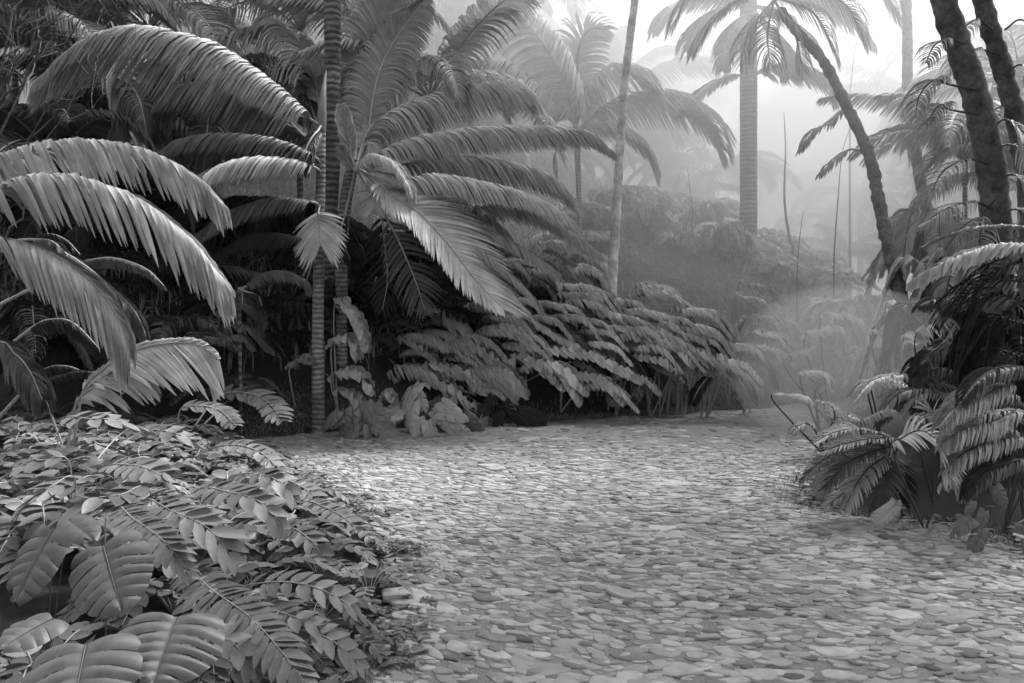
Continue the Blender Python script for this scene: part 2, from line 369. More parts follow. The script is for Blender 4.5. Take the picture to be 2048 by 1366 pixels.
#@@GROUND
# ------------------------------------------------------------------ ground and path
def grid(x0, x1, y0, y1, nx, ny, warp=None):
    xs = np.linspace(x0, x1, nx); ys = np.linspace(y0, y1, ny)
    if warp: xs, ys = warp(xs, ys)
    X, Y = np.meshgrid(xs, ys); i = np.arange(ny-1)[:, None]*nx + np.arange(nx-1)[None]
    return X, Y, np.stack([i, i+1, i+nx+1, i+nx], -1).reshape(-1, 4)
uw = lambda n, a, b: np.sign(np.linspace(-1, 1, n)) * (a*np.abs(np.linspace(-1, 1, n)) + b*np.abs(np.linspace(-1, 1, n))**4)
gx = uw(200, 14, 130); gy = uw(200, 14, 130) + 9
X, Y = np.meshgrid(gx, gy); i = np.arange(199)[:, None]*200 + np.arange(199)[None]
Z = hgt(X, Y)
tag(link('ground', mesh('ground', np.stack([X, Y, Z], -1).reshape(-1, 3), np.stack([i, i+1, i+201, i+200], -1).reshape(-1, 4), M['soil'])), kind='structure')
X, Y, Fq = grid(-4.6, 8.5, 1.2, 13.5, 240, 240)
Z = .012*np.sin(X*3.1+.5)*np.sin(Y*2.7) + .008*np.sin(X*7.3)*np.sin(Y*6.1+1)
p = sd_poly(np.stack([X.ravel(), Y.ravel()], 1), PATHW) + .05*np.sin(X.ravel()*9)*np.sin(Y.ravel()*8) 
keep = (p.reshape(X.shape) < .10); kf = keep.ravel()[Fq].all(1)
Zp = Z.ravel() - np.clip((p+.05)/.15, 0, 1)*.03
tag(link('path', mesh('path', np.stack([X.ravel(), Y.ravel(), Zp], -1), Fq[kf], M['path'])), kind='structure')
def path_z(x, y): return .012*np.sin(x*3.1+.5)*np.sin(y*2.7) + .008*np.sin(x*7.3)*np.sin(y*6.1+1)
# flat leaf-shaped stones, small far off and larger towards the viewer
pts = []
for (ya, yb, step) in ((1.9, 3.6, .066), (3.6, 4.4, .061), (4.4, 5.4, .057), (5.4, 7.0, .056), (7.0, 8.4, .05), (8.4, 11.5, .056)):
    for yy in np.arange(ya, yb, step*.55):
        xs = np.arange(-4.5, 6.5, step*1.3) + rng.uniform(0, step*1.3)
        for xx in xs: pts.append((xx + rng.normal(0, step*.35), yy + rng.normal(0, step*.25), step))
pts = np.array(pts)
vis = (np.abs(pts[:, 0]) < pts[:, 1]*.68 + .3)
pts = pts[vis]; p = sd_poly(pts[:, :2], PATHW) + rng.normal(0, .08, len(pts)); pts = pts[p < -.02]
pn = np.sin(pts[:, 0]*2.1+1)*np.sin(pts[:, 1]*2.9) + np.sin(pts[:, 0]*5.3+pts[:, 1]*3.1)*.6
keep = rng.random(len(pts)) < np.interp(pts[:, 1], [3, 5, 7, 8.3, 9.5, 11.5], [.80, .80, .66, .42, .2, .05]) + .10*pn; pts = pts[keep]
m = len(pts); K = 10; ang = np.linspace(0, 2*np.pi, K, endpoint=False)
rad = 1 + rng.normal(0, .09, (m, K)); th = -.45 + .35*np.sin(pts[:, 0]*.9) + rng.normal(0, .30, m)
a_ = pts[:, 2]*rng.lognormal(-.22, .42, m)*.84; b_ = a_*rng.uniform(.34, .72, m); pw = rng.uniform(1.0, 1.7, m)[:, None]
sn = np.sin(ang)[None]; px_ = np.cos(ang)[None]*rad*a_[:, None]*(1 + .15*np.cos(ang)[None]); py_ = np.sign(sn)*np.abs(sn)**pw*rad*b_[:, None] + .12*b_[:, None]*np.cos(2*ang)[None]
cx = px_*np.cos(th)[:, None] - py_*np.sin(th)[:, None]; cy = px_*np.sin(th)[:, None] + py_*np.cos(th)[:, None]
zz = path_z(pts[:, 0], pts[:, 1]); hh = rng.uniform(.003, .009, m); tx = rng.normal(0, .05, (m, 2))
def ring(f, dz):
    x = cx*f; y = cy*f
    return np.stack([pts[:, 0, None]+x, pts[:, 1, None]+y, zz[:, None] + dz[:, None] + (x*tx[:, :1] + y*tx[:, 1:])], -1)
V = np.concatenate([ring(1.0, -np.full(m, .008)), ring(.985, hh*.7), ring(.88, hh), ring(0, hh*1.1)[:, :1]], 1)
nvp = 3*K+1; base = np.arange(m)[:, None]*nvp
faces = []
for r_ in range(2):
    for j in range(K):
        k2 = (j+1) % K; faces.append(base + np.array([[r_*K+j, r_*K+k2, (r_+1)*K+k2, (r_+1)*K+j]]))
quads = np.concatenate(faces, 0)
tris = np.concatenate([base + np.array([[2*K+j, 2*K+(j+1) % K, 3*K]]) for j in range(K)], 0)
tint = np.repeat(np.where(rng.random(m) < .16, rng.uniform(-.9, -.3, m), np.clip(rng.normal(.55, .35, m), -.4, 1.3)), nvp)
tag(link('stones', mesh('stones', V.reshape(-1, 3), [list(f) for f in quads] + [list(f) for f in tris], M['stone'], tint=tint)), 'pale flat leaf-shaped stones paving the path', 'stones', kind='stuff')
# grass: short tufts along the far edge of the path and long hair-like blades on the slope
def blades(P, D, Ls, W, droop, k=4):
    T = nrm(np.cross(D, np.array([[0, 0, 1.]])) + rng.normal(0, .2, D.shape))
    return leaflets(P, T, D, nrm(np.cross(T, D)), Ls, W, np.zeros(len(P)), .0, droop, 'fine', DOWN, k, .1, .1, 0.)
def scatter_edge(n, spread):
    V = PATHW[:10]; a = rng.integers(0, 9, n); f = rng.random(n)[:, None]
    q = V[a]*(1-f) + V[a+1]*f + EN[None]*rng.normal(.08, spread, n)[:, None]
    return q
q = scatter_edge(9000, .13); D = nrm(np.stack([rng.normal(0, .5, len(q)), rng.normal(0, .5, len(q)), np.full(len(q), 1.)], -1))
G = [blades(np.column_stack([q, hgt(q[:, 0], q[:, 1])-.005]), D, rng.uniform(.03, .10, len(q)), np.full(len(q), .007), .5, 3)]
q = rng.uniform([1.6, 5.2], [4.4, 7.6], (9000, 2)); p = sd_poly(q, PATHW); q = q[np.abs(p + .05) < rng.exponential(.12, len(q))]
D = nrm(np.stack([rng.normal(0, .5, len(q)), rng.normal(0, .5, len(q)), np.full(len(q), 1.)], -1))
G.append(blades(np.column_stack([q, np.zeros(len(q))-.01]), D, rng.uniform(.03, .08, len(q)), np.full(len(q), .006), .5, 3))
V = np.vstack([g[0] for g in G]); off = np.cumsum([0] + [len(g[0]) for g in G]); Fq = np.vstack([g[1]+o for g, o in zip(G, off)]); t = np.concatenate([g[2] for g in G])
tag(link('grass', mesh('grass', V, Fq, M['grass'], tint=t)), 'short pale grass fringing the edges of the path', 'grass', kind='stuff')
al = rng.uniform(5.0, 9.2, 9000); e = rng.uniform(.15, 4.2, 9000) ; q = ES[None] + al[:, None]*ED[None] + e[:, None]*EN[None]
D = nrm(np.stack([rng.normal(.55, .3, len(q)), rng.normal(-.35, .3, len(q)), np.full(len(q), .9)], -1))
V, Fq, t = blades(np.column_stack([q, hgt(q[:, 0], q[:, 1])-.02]), D, rng.uniform(.4, 1.1, len(q)), np.full(len(q), .011), .9, 6)
tag(link('hillside_grass', mesh('hillside_grass', V, Fq, M['grass'], tint=t)), 'long hair-like grass leaning down the misty bank', 'grass', kind='stuff')
# broad blades and leaves matting the slope behind
def on_slope(n, y0, y1):
    q = np.column_stack([rng.uniform(-1, 1, n), rng.uniform(y0**.6, y1**.6, n)**(1/.6)]); q[:, 0] *= q[:, 1]*.75
    e = (q - ES[None]) @ EN; return q[(e > 1.0) | ((e > -2) & (sd_poly(q, PATHW) > .8) & (q[:, 0] > 3))]
q = on_slope(26000, 10, 34); D = nrm(np.stack([rng.normal(0, .7, len(q)), rng.normal(-.25, .6, len(q)), np.full(len(q), .9)], -1)); sc = .6 + q[:, 1]*.03
V, Fq, t = blades(np.column_stack([q, hgt(q[:, 0], q[:, 1])-.02]), D, rng.uniform(.3, .95, len(q))*sc, rng.uniform(.015, .045, len(q))*sc, .9, 6)
tag(link('undergrowth', mesh('undergrowth', V, Fq, M['far'], tint=t)), 'matted grey undergrowth covering the slope behind the palms', 'undergrowth', kind='stuff')
# dry leaves and crumbs of litter along both edges of the path
q = rng.uniform([-4.2, 2.4], [5.5, 12.4], (60000, 2)); p = sd_poly(q, PATHW); q = q[(np.abs(p) < rng.exponential(.10, len(q)))][:2600]
D = nrm(np.column_stack([rng.normal(0, 1, (len(q), 2)), rng.normal(.12, .12, len(q))])); T = nrm(np.cross(D, np.array([[0, 0, 1.]])) + rng.normal(0, .25, D.shape))
V, Fq, t = leaflets(np.column_stack([q, hgt(q[:, 0], q[:, 1]) + rng.uniform(.012, .045, len(q))]), T, D, nrm(np.cross(T, D)), rng.uniform(.03, .11, len(q)), rng.uniform(.012, .045, len(q)), np.zeros(len(q)), 0., .25, 'ovate', DOWN, 4, .25, .1, 0.)
tag(link('fallen_leaves', mesh('fallen_leaves', V, Fq, M['litter'], tint=t)), 'dry fallen leaves and crumbs littering the edges of the path', 'leaves', kind='stuff')
#@@PLANTS
# ------------------------------------------------------------------ left: big striped palm, crown beyond the frame
A = thing('palm', 'large palm with broad striped fronds arching in beside the slender ringed trunk', 'palm', on_ground(-260, 6.8))
Ac = at(-230, 520, 6.9)
trunk(A, [(-230, 520), (-240, 700), (-250, 900)], 6.9, 90, 110, 'ringdark', to_ground=True)
kw = dict(wf=.98, shape='band', up=.25, fwd=.75, sp=10.5, droop=.9, k=8, rib=8, dens=1.25)
frond(A, [(-60,352),(30,312),(160,290),(280,302),(380,348),(445,408)], (6.6,6.3), L=205, pet=Ac, sides=(1,.5), m='palm', **kw)
frond(A, [(-60,415),(30,372),(150,360),(270,395),(370,468),(430,538),(458,574)], (6.2,5.9), L=235, pet=Ac, sides=(1,.4), m='palm', **kw)
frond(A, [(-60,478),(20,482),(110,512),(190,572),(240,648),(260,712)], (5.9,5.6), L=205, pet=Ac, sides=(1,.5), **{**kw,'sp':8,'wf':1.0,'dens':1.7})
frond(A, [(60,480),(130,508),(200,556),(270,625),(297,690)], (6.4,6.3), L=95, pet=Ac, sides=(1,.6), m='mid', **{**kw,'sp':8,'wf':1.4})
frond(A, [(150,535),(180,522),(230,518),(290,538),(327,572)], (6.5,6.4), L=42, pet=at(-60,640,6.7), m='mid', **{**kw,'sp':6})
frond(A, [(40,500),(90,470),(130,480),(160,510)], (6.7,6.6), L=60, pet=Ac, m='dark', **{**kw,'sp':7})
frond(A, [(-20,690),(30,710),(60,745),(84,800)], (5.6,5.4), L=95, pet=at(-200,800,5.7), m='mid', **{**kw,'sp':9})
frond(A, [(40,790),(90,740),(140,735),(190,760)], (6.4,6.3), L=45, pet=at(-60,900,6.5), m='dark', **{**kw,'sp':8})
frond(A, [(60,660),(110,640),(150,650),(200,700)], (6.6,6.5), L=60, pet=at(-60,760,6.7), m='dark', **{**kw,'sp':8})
# the low frond whose long leaflets curl to the right
Q = thing('palm', 'low young palm frond with glossy comb-like leaflets curling right above the leafy bank', 'palm', on_ground(150, 6.3))
frond(Q, [(165,790),(205,742),(262,705),(330,688),(395,690),(438,722)], (6.1,5.9), L=190, sp=11, wf=.95, dens=1.2, shape='band', N=(-.25,-.75,.62), droop=.5, up=.15, fwd=1.15, tipfwd=.4, sides=(1,.2), pet=on_ground(140, 6.2), m='pale', k=7, rib=7)
frond(Q, [(150,815),(195,770),(250,740),(300,735)], (6.0,5.9), L=150, sp=11, wf=.95, dens=1.2, shape='band', N=(-.25,-.75,.62), droop=.5, up=.15, fwd=1.1, tipfwd=.4, sides=(1,.2), pet=on_ground(130, 6.1), m='palm', k=7, rib=7)
frond(Q, [(90,780),(130,750),(180,745),(225,765)], (6.3,6.2), L=40, sp=8, pet=on_ground(140, 6.3), m='dark')
# ------------------------------------------------------------------ slender ringed palm (front trunk) with crown of arching fronds on its left side
B = thing('palm_tree', 'slender pale ringed palm trunk rising straight from the path edge, crowned by drooping fronds', 'palm tree', on_ground(636, 9.6))
trunk(B, [(643,240),(640,420),(636,640),(637,862)], 9.6, 17, 27, 'ringed', to_ground=True, pitch=.05)
Bc = at(643, 250, 9.6)
tube('crownshaft', resample(spline([at(643,262,9.6), at(644,225,9.6), at(647,185,9.65), at(652,140,9.8)]), 24)[0], np.interp(np.linspace(0,1,24), [0,.2,1], [.055,.06,.006]), M['palm'], B)
kb = dict(sp=3.4, wf=1.5, droop=.88, up=.3, fwd=.75, k=6, rib=6)
frond(B, [(625,242),(560,188),(470,123),(380,86),(280,69),(180,92),(90,150)], (9.5,8.6), L=225, pet=Bc, sides=(1,.7), **kb)
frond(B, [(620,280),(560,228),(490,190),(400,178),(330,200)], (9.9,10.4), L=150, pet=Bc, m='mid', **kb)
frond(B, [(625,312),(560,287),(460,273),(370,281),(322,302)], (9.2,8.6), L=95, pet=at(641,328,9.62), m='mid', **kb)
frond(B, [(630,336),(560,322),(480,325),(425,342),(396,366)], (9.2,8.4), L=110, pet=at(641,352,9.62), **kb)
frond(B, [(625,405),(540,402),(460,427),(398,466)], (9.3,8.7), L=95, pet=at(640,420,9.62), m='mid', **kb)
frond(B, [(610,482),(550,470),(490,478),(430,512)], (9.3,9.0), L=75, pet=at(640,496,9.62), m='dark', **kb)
frond(B, [(637,424),(638,440),(639,462),(640,486)], (9.35,9.2), L=78, sp=5, wf=1.5, N=(0,-1,.15), droop=.3, up=.05, fwd=(.55,1.6), tipfwd=.8, prof='flat', pet=at(641,408,9.62), m='pale', k=7, rib=4, label='pale pendent frond spread like a shell')
frond(B, [(638,210),(625,140),(590,70),(540,30)], (11.5,12.4), L=130, pet=Bc, **kb)
frond(B, [(632,240),(610,190),(570,160),(520,165)], (11.4,12.2), L=120, pet=Bc, m='mid', **kb)
frond(B, [(636,262),(625,275),(612,300),(606,340)], (9.4,9.0), L=60, pet=Bc, m='mid', **kb)
# hidden dark fronds behind
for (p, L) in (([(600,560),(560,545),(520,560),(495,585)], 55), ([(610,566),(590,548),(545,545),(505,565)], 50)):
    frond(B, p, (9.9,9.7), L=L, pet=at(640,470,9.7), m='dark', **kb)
# ------------------------------------------------------------------ thick dark ringed palm behind it
Cq = thing('palm_tree', 'thick dark ringed palm trunk standing just behind the slender pale one', 'palm tree', on_ground(664, 11))
trunk(Cq, [(664,-40),(665,150),(664,330),(659,440),(655,640),(655,830)], 11.0, 33, 27, 'ringdark', to_ground=True, knob=.09, pitch=.085)
# ------------------------------------------------------------------ leaning ringed palm with the big central crown
D = thing('palm_tree', 'palm with many broad fronds spreading over the bank, its ringed trunk behind the pair', 'palm tree', on_ground(684, 10.6))
trunk(D, [(708,320),(692,400),(684,500),(683,640),(684,850)], 10.5, 24, 22, 'ringed', to_ground=True, pitch=.055)
Dc = at(712, 335, 10.4)
kd = dict(sp=3.3, wf=1.5, droop=.86, up=.3, fwd=.75, k=6, rib=6)
frond(D, [(725,250),(735,150),(755,70),(790,-20)], (11.4,11.8), L=105, pet=Dc, N=(.2,-1,.2), sides=(.9,1), **{**kd,'droop':.6,'up':.1})
frond(D, [(733,290),(752,165),(790,80),(850,0)], (10.9,11.6), L=115, pet=Dc, N=(.2,-1,.3), sides=(.7,1), **{**kd,'droop':.65,'up':.1})
frond(D, [(722,300),(742,256),(800,220),(870,195),(950,178),(1030,180),(1068,206)], (10.6,11.6), L=120, pet=Dc, **kd)
frond(D, [(745,320),(780,298),(850,280),(950,265),(1080,260),(1160,266),(1214,297)], (10.2,10.4), L=125, pet=Dc, sides=(1,.7), **kd)
frond(D, [(760,345),(815,358),(870,355),(960,368),(1050,392),(1120,426),(1152,452)], (9.9,9.9), L=105, pet=Dc, m='pale', **kd)
frond(D, [(716,338),(745,312),(785,325),(815,365),(826,395)], (9.9,9.5), L=48, pet=Dc, m='pale', **{**kd,'droop':.95,'fwd':.2,'sp':4})
frond(D, [(755,362),(780,390),(830,420),(890,482),(950,560),(1002,614)], (9.7,9.3), L=150, pet=Dc, N=(.50,-.75,.62), sides=(.55,1), m='pale', **{**kd,'droop':.34,'up':.12,'fwd':.75,'sp':5})
frond(D, [(860,425),(900,450),(950,492),(1010,542),(1058,588),(1078,618)], (9.9,9.6), L=70, pet=Dc, m='palm', **{**kd,'droop':.7})
frond(D, [(880,432),(905,440),(960,455),(1030,490),(1080,520),(1112,542)], (10.2,10.0), L=72, pet=Dc, **kd)
frond(D, [(920,440),(945,424),(990,413),(1060,424),(1130,460),(1195,505)], (10.4,10.3), L=85, pet=Dc, **kd)
frond(D, [(752,370),(750,382),(749,396),(748,410)], (9.75,9.65), L=46, sp=4.5, wf=1.5, N=(0,-1,.15), droop=.3, up=.05, fwd=(.55,1.6), tipfwd=.8, prof='flat', pet=Dc, m='pale', rib=4)
frond(D, [(775,440),(805,500),(830,560),(850,622)], (9.8,9.7), L=70, pet=Dc, N=(.2,-1,.2), m='mid', **{**kd,'droop':.45,'up':0,'fwd':.5,'sp':11,'wf':.6})
frond(D, [(760,430),(770,500),(775,560),(765,620)], (10.0,9.9), L=60, pet=Dc, N=(.2,-1,.2), m='dark', **{**kd,'droop':.45,'up':0,'fwd':.5,'sp':11,'wf':.6})
frond(D, [(705,320),(697,280),(690,245),(684,215)], (10.2,10.0), L=34, pet=Dc, N=(0,-1,.2), m='pale', **{**kd,'droop':.2,'up':0,'fwd':1.6,'sp':8})
frond(D, [(706,340),(690,312),(682,295)], (10.1,9.9), L=26, pet=Dc, N=(0,-1,.2), m='palm', **{**kd,'droop':.2,'up':0,'fwd':1.6,'sp':7})
frond(D, [(690,430),(682,470),(700,520)], (10.2,10.0), L=50, pet=Dc, m='dark', **kd)
frond(D, [(860,400),(920,405),(985,440),(1030,490)], (10.7,10.7), L=80, pet=Dc, m='palm', **kd)
frond(D, [(800,330),(880,320),(980,325),(1080,350),(1150,400)], (11.0,11.4), L=110, pet=Dc, m='palm', **kd)
# small dark palm in the shade left of the trunks
Sm = thing('palm', 'small shaded palm with a few hanging fan leaves in the dark left of the trunks', 'palm', on_ground(480, 9.0))
Sc = at(478, 578, 9.0)
tube('stem', resample(spline([on_ground(482, 9.0), at(480, 700, 9.0), Sc]), 20)[0], np.full(20, .02), M['ringdark'], Sm)
frond(Sm, [(490,575),(520,552),(560,545),(600,558),(615,580)], (8.9,8.8), L=50, pet=Sc, m='mid', **{**kb,'sp':7})
frond(Sm, [(484,584),(485,596),(483,616)], (8.9,8.7), L=90, sp=4, wf=2.4, droop=.8, up=.05, fwd=.6, tipfwd=.2, prof='flat', pet=Sc, m='mid', rib=3)
frond(Sm, [(400,682),(440,678),(480,672),(506,696)], (8.7,8.6), L=36, sp=6, pet=at(420,760,9), m='mid')
frond(Sm, [(495,585),(515,592),(524,612)], (8.8,8.7), L=30, sp=5, pet=Sc, m='dark')
# ------------------------------------------------------------------ ferns on the bank
def dm(y): return float(np.interp(y, [480, 560, 650, 780, 830], [12.2, 11.6, 11.0, 10.5, 10.3]))
def fern_plant(label, hs, group='ferns on the bank', back=.35, kind=None, m='pale', cat='fern', name='fern', **k2):
    x0 = np.mean([h[0][0][0] for h in hs]); y0 = max(h[0][0][1] for h in hs) + 50
    d = dm(np.mean([h[0][0][1] for h in hs])) + back
    g = on_ground(x0 - 15, d); P = thing(name, label, cat, g, group)
    for h in hs:
        pts, L = h[0], h[1]; kk = dict(sp=4.5, wf=1.4, droop=.86, up=.55, fwd=.6, k=5, rib=4, m=m); kk.update(k2); kk.update(h[2] if len(h) > 2 else {})
        dd = dm(np.mean([p[1] for p in pts]))
        frond(P, pts, (dd + .1, dd - .25), L=L, pet=g, **kk)
    return P
fern_plant('pale domed fern against the foot of the thin leaning trunk', [([(1062,505),(1090,490),(1130,490),(1180,508),(1222,552)], 62), ([(1080,512),(1130,520),(1175,548),(1200,585)], 45, {'m':'mid'})])
fern_plant('small domed fern left of the thin leaning trunk, between two larger humps', [([(1048,556),(1075,543),(1105,552),(1126,584)], 42), ([(1060,565),(1100,580),(1120,620)], 34, {'m':'mid'})])
fern_plant('round fern touching the thin leaning trunk low down', [([(1138,590),(1165,581),(1195,590),(1216,622)], 48), ([(1130,600),(1165,610),(1195,640)], 36, {'m':'mid'})])
fern_plant('pair of overlapping arched ferns below the tip of the big central frond', [([(948,628),(975,615),(1005,622),(1032,652)], 42), ([(1020,622),(1070,645),(1120,675),(1165,694)], 46), ([(960,640),(1010,655),(1060,690)], 38, {'m':'mid'})])
fern_plant('pale fern arching alone over the dark hollow of the bank', [([(966,664),(985,654),(1030,658),(1075,706)], 44), ([(960,670),(1000,690),(1030,725)], 34, {'m':'dark'})])
fern_plant('hooded fern with toothed edge below the thin leaning trunk', [([(1102,645),(1130,632),(1170,640),(1203,680)], 40), ([(1110,655),(1150,668),(1180,700)], 34, {'m':'mid'})])
fern_plant('low fern beneath the foot of the thin leaning trunk', [([(1158,700),(1190,686),(1230,694),(1262,726)], 36), ([(1160,700),(1220,730),(1283,762)], 40)])
fern_plant('lobed fern with separate rounded leaflets in the middle of the bank', [([(862,700),(890,684),(940,688),(985,714),(1003,740)], 44, {'shape':'lobe','sp':16,'wf':1.2}), ([(880,705),(930,720),(960,760)], 38, {'shape':'lobe','sp':14,'m':'mid'})])
fern_plant('lobed fern just right of the trunks, above the broad-leaved clumps', [([(775,680),(810,677),(850,700),(874,728)], 42, {'shape':'lobe','sp':14,'wf':1.25}), ([(770,650),(805,641),(840,658),(858,695)], 38, {'m':'mid'})])
fern_plant('long toothed fern lowest on the bank above the path', [([(832,742),(860,728),(920,740),(970,770),(988,800)], 46, {'shape':'lobe','sp':13,'wf':1.3}), ([(850,752),(900,770),(940,800)], 36, {'m':'dark'})])
fern_plant('broad fern with ragged leaflets right of the lobed ferns', [([(1050,722),(1085,722),(1120,745),(1155,800)], 52, {'shape':'lobe','sp':13}), ([(1065,705),(1150,702),(1230,732),(1284,764)], 52, {'shape':'lobe','sp':13}), ([(1010,700),(1060,700),(1120,740)], 40, {'m':'mid'}), ([(1140,725),(1190,745),(1225,790)], 40, {'m':'mid','shape':'lobe','sp':12})])
fern_plant('fan-shaped fern to the right below the thin leaning trunk', [([(1228,690),(1250,668),(1290,660),(1335,694)], 52), ([(1235,700),(1290,690),(1330,730)], 40, {'m':'mid'}), ([(1230,705),(1270,720),(1300,760)], 40, {'m':'dark'})])
fern_plant('hazy low fern right of the thin leaning trunk', [([(1238,640),(1280,625),(1325,630),(1364,656)], 34), ([(1285,606),(1320,596),(1360,602),(1396,622)], 30)])
fern_plant('dark fern beside the ringed trunks in shade', [([(738,700),(750,680),(770,672),(790,690)], 40, {'m':'mid'}), ([(745,710),(780,720),(800,750)], 36, {'m':'dark'}), ([(740,720),(720,735),(705,765)], 36, {'m':'dark'})])
fern_plant('shaded fern low in the dark right part of the bank', [([(1290,745),(1320,735),(1350,750),(1370,785)], 36, {'m':'mid','shape':'lobe','sp':11}), ([(1290,755),(1280,770),(1270,800)], 30, {'m':'mid','shape':'lobe','sp':11}), ([(1370,700),(1400,690),(1430,705),(1450,740)], 36, {'m':'mid'})])
fern_plant('dark leafy fern at the right end of the bank where it meets the path', [([(1400,745),(1440,735),(1480,755),(1510,800)], 45, {'m':'mid'}), ([(1420,760),(1400,775),(1385,805)], 36, {'m':'dark'}), ([(1460,720),(1500,712),(1530,730),(1550,770)], 40, {'m':'mid'}), ([(1440,700),(1470,690),(1510,700),(1530,730)], 45)])
rf = np.random.default_rng(77)
for i in range(46):
    x = rf.uniform(740, 1530); y = rf.uniform(np.interp(x, [740,900,1050,1250,1400,1550], [650,620,500,560,585,640]), np.interp(x, [740, 1550], [790, 770]))
    s = rf.uniform(.75, 1.25)*np.interp(x, [740, 1550], [1.0, .8]); hs = []
    for k in range(int(rf.integers(2, 4))):
        X0, Y0 = x + rf.normal(0, 14), y + rf.normal(0, 12); h = [([(X0, Y0), (X0+26*s, Y0-14*s), (X0+72*s, Y0-6*s), (X0+112*s, Y0+34*s)], rf.uniform(36, 50)*s)]
        kx = dict(m='pale' if k == 0 else 'fern')
        if y > 690 and rf.random() < .6: kx.update(shape='lobe', sp=11*s)
        hs.append(h[0] + (kx,))
    fern_plant('pale arching fern, one of many cascading down the bank to the path', hs, group='ferns cascading down the bank')
# split-leaved plants right of the trunk foot
def leafy(label, g, leaves, cat='leafy plant', name='leafy_plant', group=None, m='broad'):
    P = thing(name, label, cat, g, group)
    for (c, t, wd, N) in leaves: leaf_plate(P, c, t, wd, m=m, N=N, slits=5, stem=g, cup=.25)
    return P
for (lab, gx_, hs) in (
  ('tall split-leaved plant leaning out beside the foot of the ringed trunk', 676, [([(668,618),(690,608),(715,640),(733,694)], 46), ([(662,700),(685,672),(708,684),(716,716)], 40)]),
  ('low split-leaved plant at the foot of the trunks', 690, [([(662,765),(690,738),(718,745),(742,780)], 46), ([(670,790),(690,780),(715,800),(725,850)], 40), ([(760,800),(775,782),(790,800)], 26)]),
  ('small pale three-leaved sprig left of the slender trunk', 590, [([(578,740),(592,722),(606,714),(620,722)], 30)])):
    d = 9.75; g = on_ground(gx_, d); P = thing('leafy_plant', lab, 'leafy plant', g)
    for pts, L in hs: frond(P, pts, (d-.1, d-.3), L=L, pet=g, sp=15, wf=1.25, shape='lobe', droop=.85, up=.4, fwd=.5, m='fern', rib=4)
def clump(label, x, y, d, wpx, hpx, n, m='broad', seed=0, group=None, N=(0,-.75,.65)):
    r = np.random.default_rng(seed); g = on_ground(x, d); P = thing('leafy_plant', label, 'leafy plant', g, group); px = d/FP
    for k in range(n):
        cx = x + r.uniform(-.5, .5)*wpx; cy = y - r.uniform(.1, 1)*hpx*(1-abs(cx-x)/wpx); c = at(cx, cy, d - .25*(1-(y-cy)/hpx) - r.uniform(0, .1))
        a = r.normal((cx-x)/wpx*2.2, .35); ln = px*r.uniform(40, 62)
        t = c + np.array([math.sin(a)*ln, -.25*ln, -abs(math.cos(a))*ln*.85])
        slit_leaf(P, c, t, ln*r.uniform(.48, .66), np.array(N)+r.normal(0, .4, 3), n=int(r.integers(3, 6)), m=m, cup=.16, nu=36, nv=8, stem=g if k % 2 == 0 else None)
    return P
clump('low clump of rounded grey leaves against the slender trunk foot', 715, 866, 9.5, 110, 80, 15, 'bank2', 1)
clump('clump of overlapping heart-shaped leaves beside the path, second right of the trunk', 830, 856, 9.7, 130, 100, 18, 'fern', 2)
clump('small dark-leaved clump at the edge of the path, third right of the trunk', 905, 850, 10.0, 80, 70, 9, 'mid', 3)
clump('shaded leafy clump under the long toothed fern', 1000, 842, 10.3, 90, 60, 8, 'dark', 4)
# ------------------------------------------------------------------ undergrowth: fills the dark hollows
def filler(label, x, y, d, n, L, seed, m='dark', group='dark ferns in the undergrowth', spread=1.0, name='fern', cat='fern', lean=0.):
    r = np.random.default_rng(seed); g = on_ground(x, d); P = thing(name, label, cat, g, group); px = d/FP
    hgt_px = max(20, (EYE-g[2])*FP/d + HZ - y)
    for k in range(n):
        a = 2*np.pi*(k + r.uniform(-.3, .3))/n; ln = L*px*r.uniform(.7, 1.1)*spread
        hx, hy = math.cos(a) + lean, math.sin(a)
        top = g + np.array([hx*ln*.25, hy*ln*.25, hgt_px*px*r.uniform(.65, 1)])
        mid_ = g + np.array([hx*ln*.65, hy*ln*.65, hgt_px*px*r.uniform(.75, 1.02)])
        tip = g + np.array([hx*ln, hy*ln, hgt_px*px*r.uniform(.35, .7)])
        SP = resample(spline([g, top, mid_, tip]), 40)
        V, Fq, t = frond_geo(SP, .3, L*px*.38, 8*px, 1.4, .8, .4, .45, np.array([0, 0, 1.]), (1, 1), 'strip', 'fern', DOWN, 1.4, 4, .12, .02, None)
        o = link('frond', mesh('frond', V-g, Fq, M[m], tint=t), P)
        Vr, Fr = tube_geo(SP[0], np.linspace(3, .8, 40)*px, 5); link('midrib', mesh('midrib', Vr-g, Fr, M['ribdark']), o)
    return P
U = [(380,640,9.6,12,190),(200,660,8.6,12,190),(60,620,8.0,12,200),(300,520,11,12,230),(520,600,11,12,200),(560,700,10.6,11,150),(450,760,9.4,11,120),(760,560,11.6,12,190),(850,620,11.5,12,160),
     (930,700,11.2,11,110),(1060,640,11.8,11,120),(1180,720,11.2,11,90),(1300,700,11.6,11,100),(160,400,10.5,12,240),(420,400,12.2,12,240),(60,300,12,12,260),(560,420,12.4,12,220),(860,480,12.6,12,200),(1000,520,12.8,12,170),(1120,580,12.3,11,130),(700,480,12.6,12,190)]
for i, u in enumerate(U): filler('dark arching fern deep in the shaded undergrowth of the bank', *u, seed=20+i, m='dark' if i % 3 else 'mid')
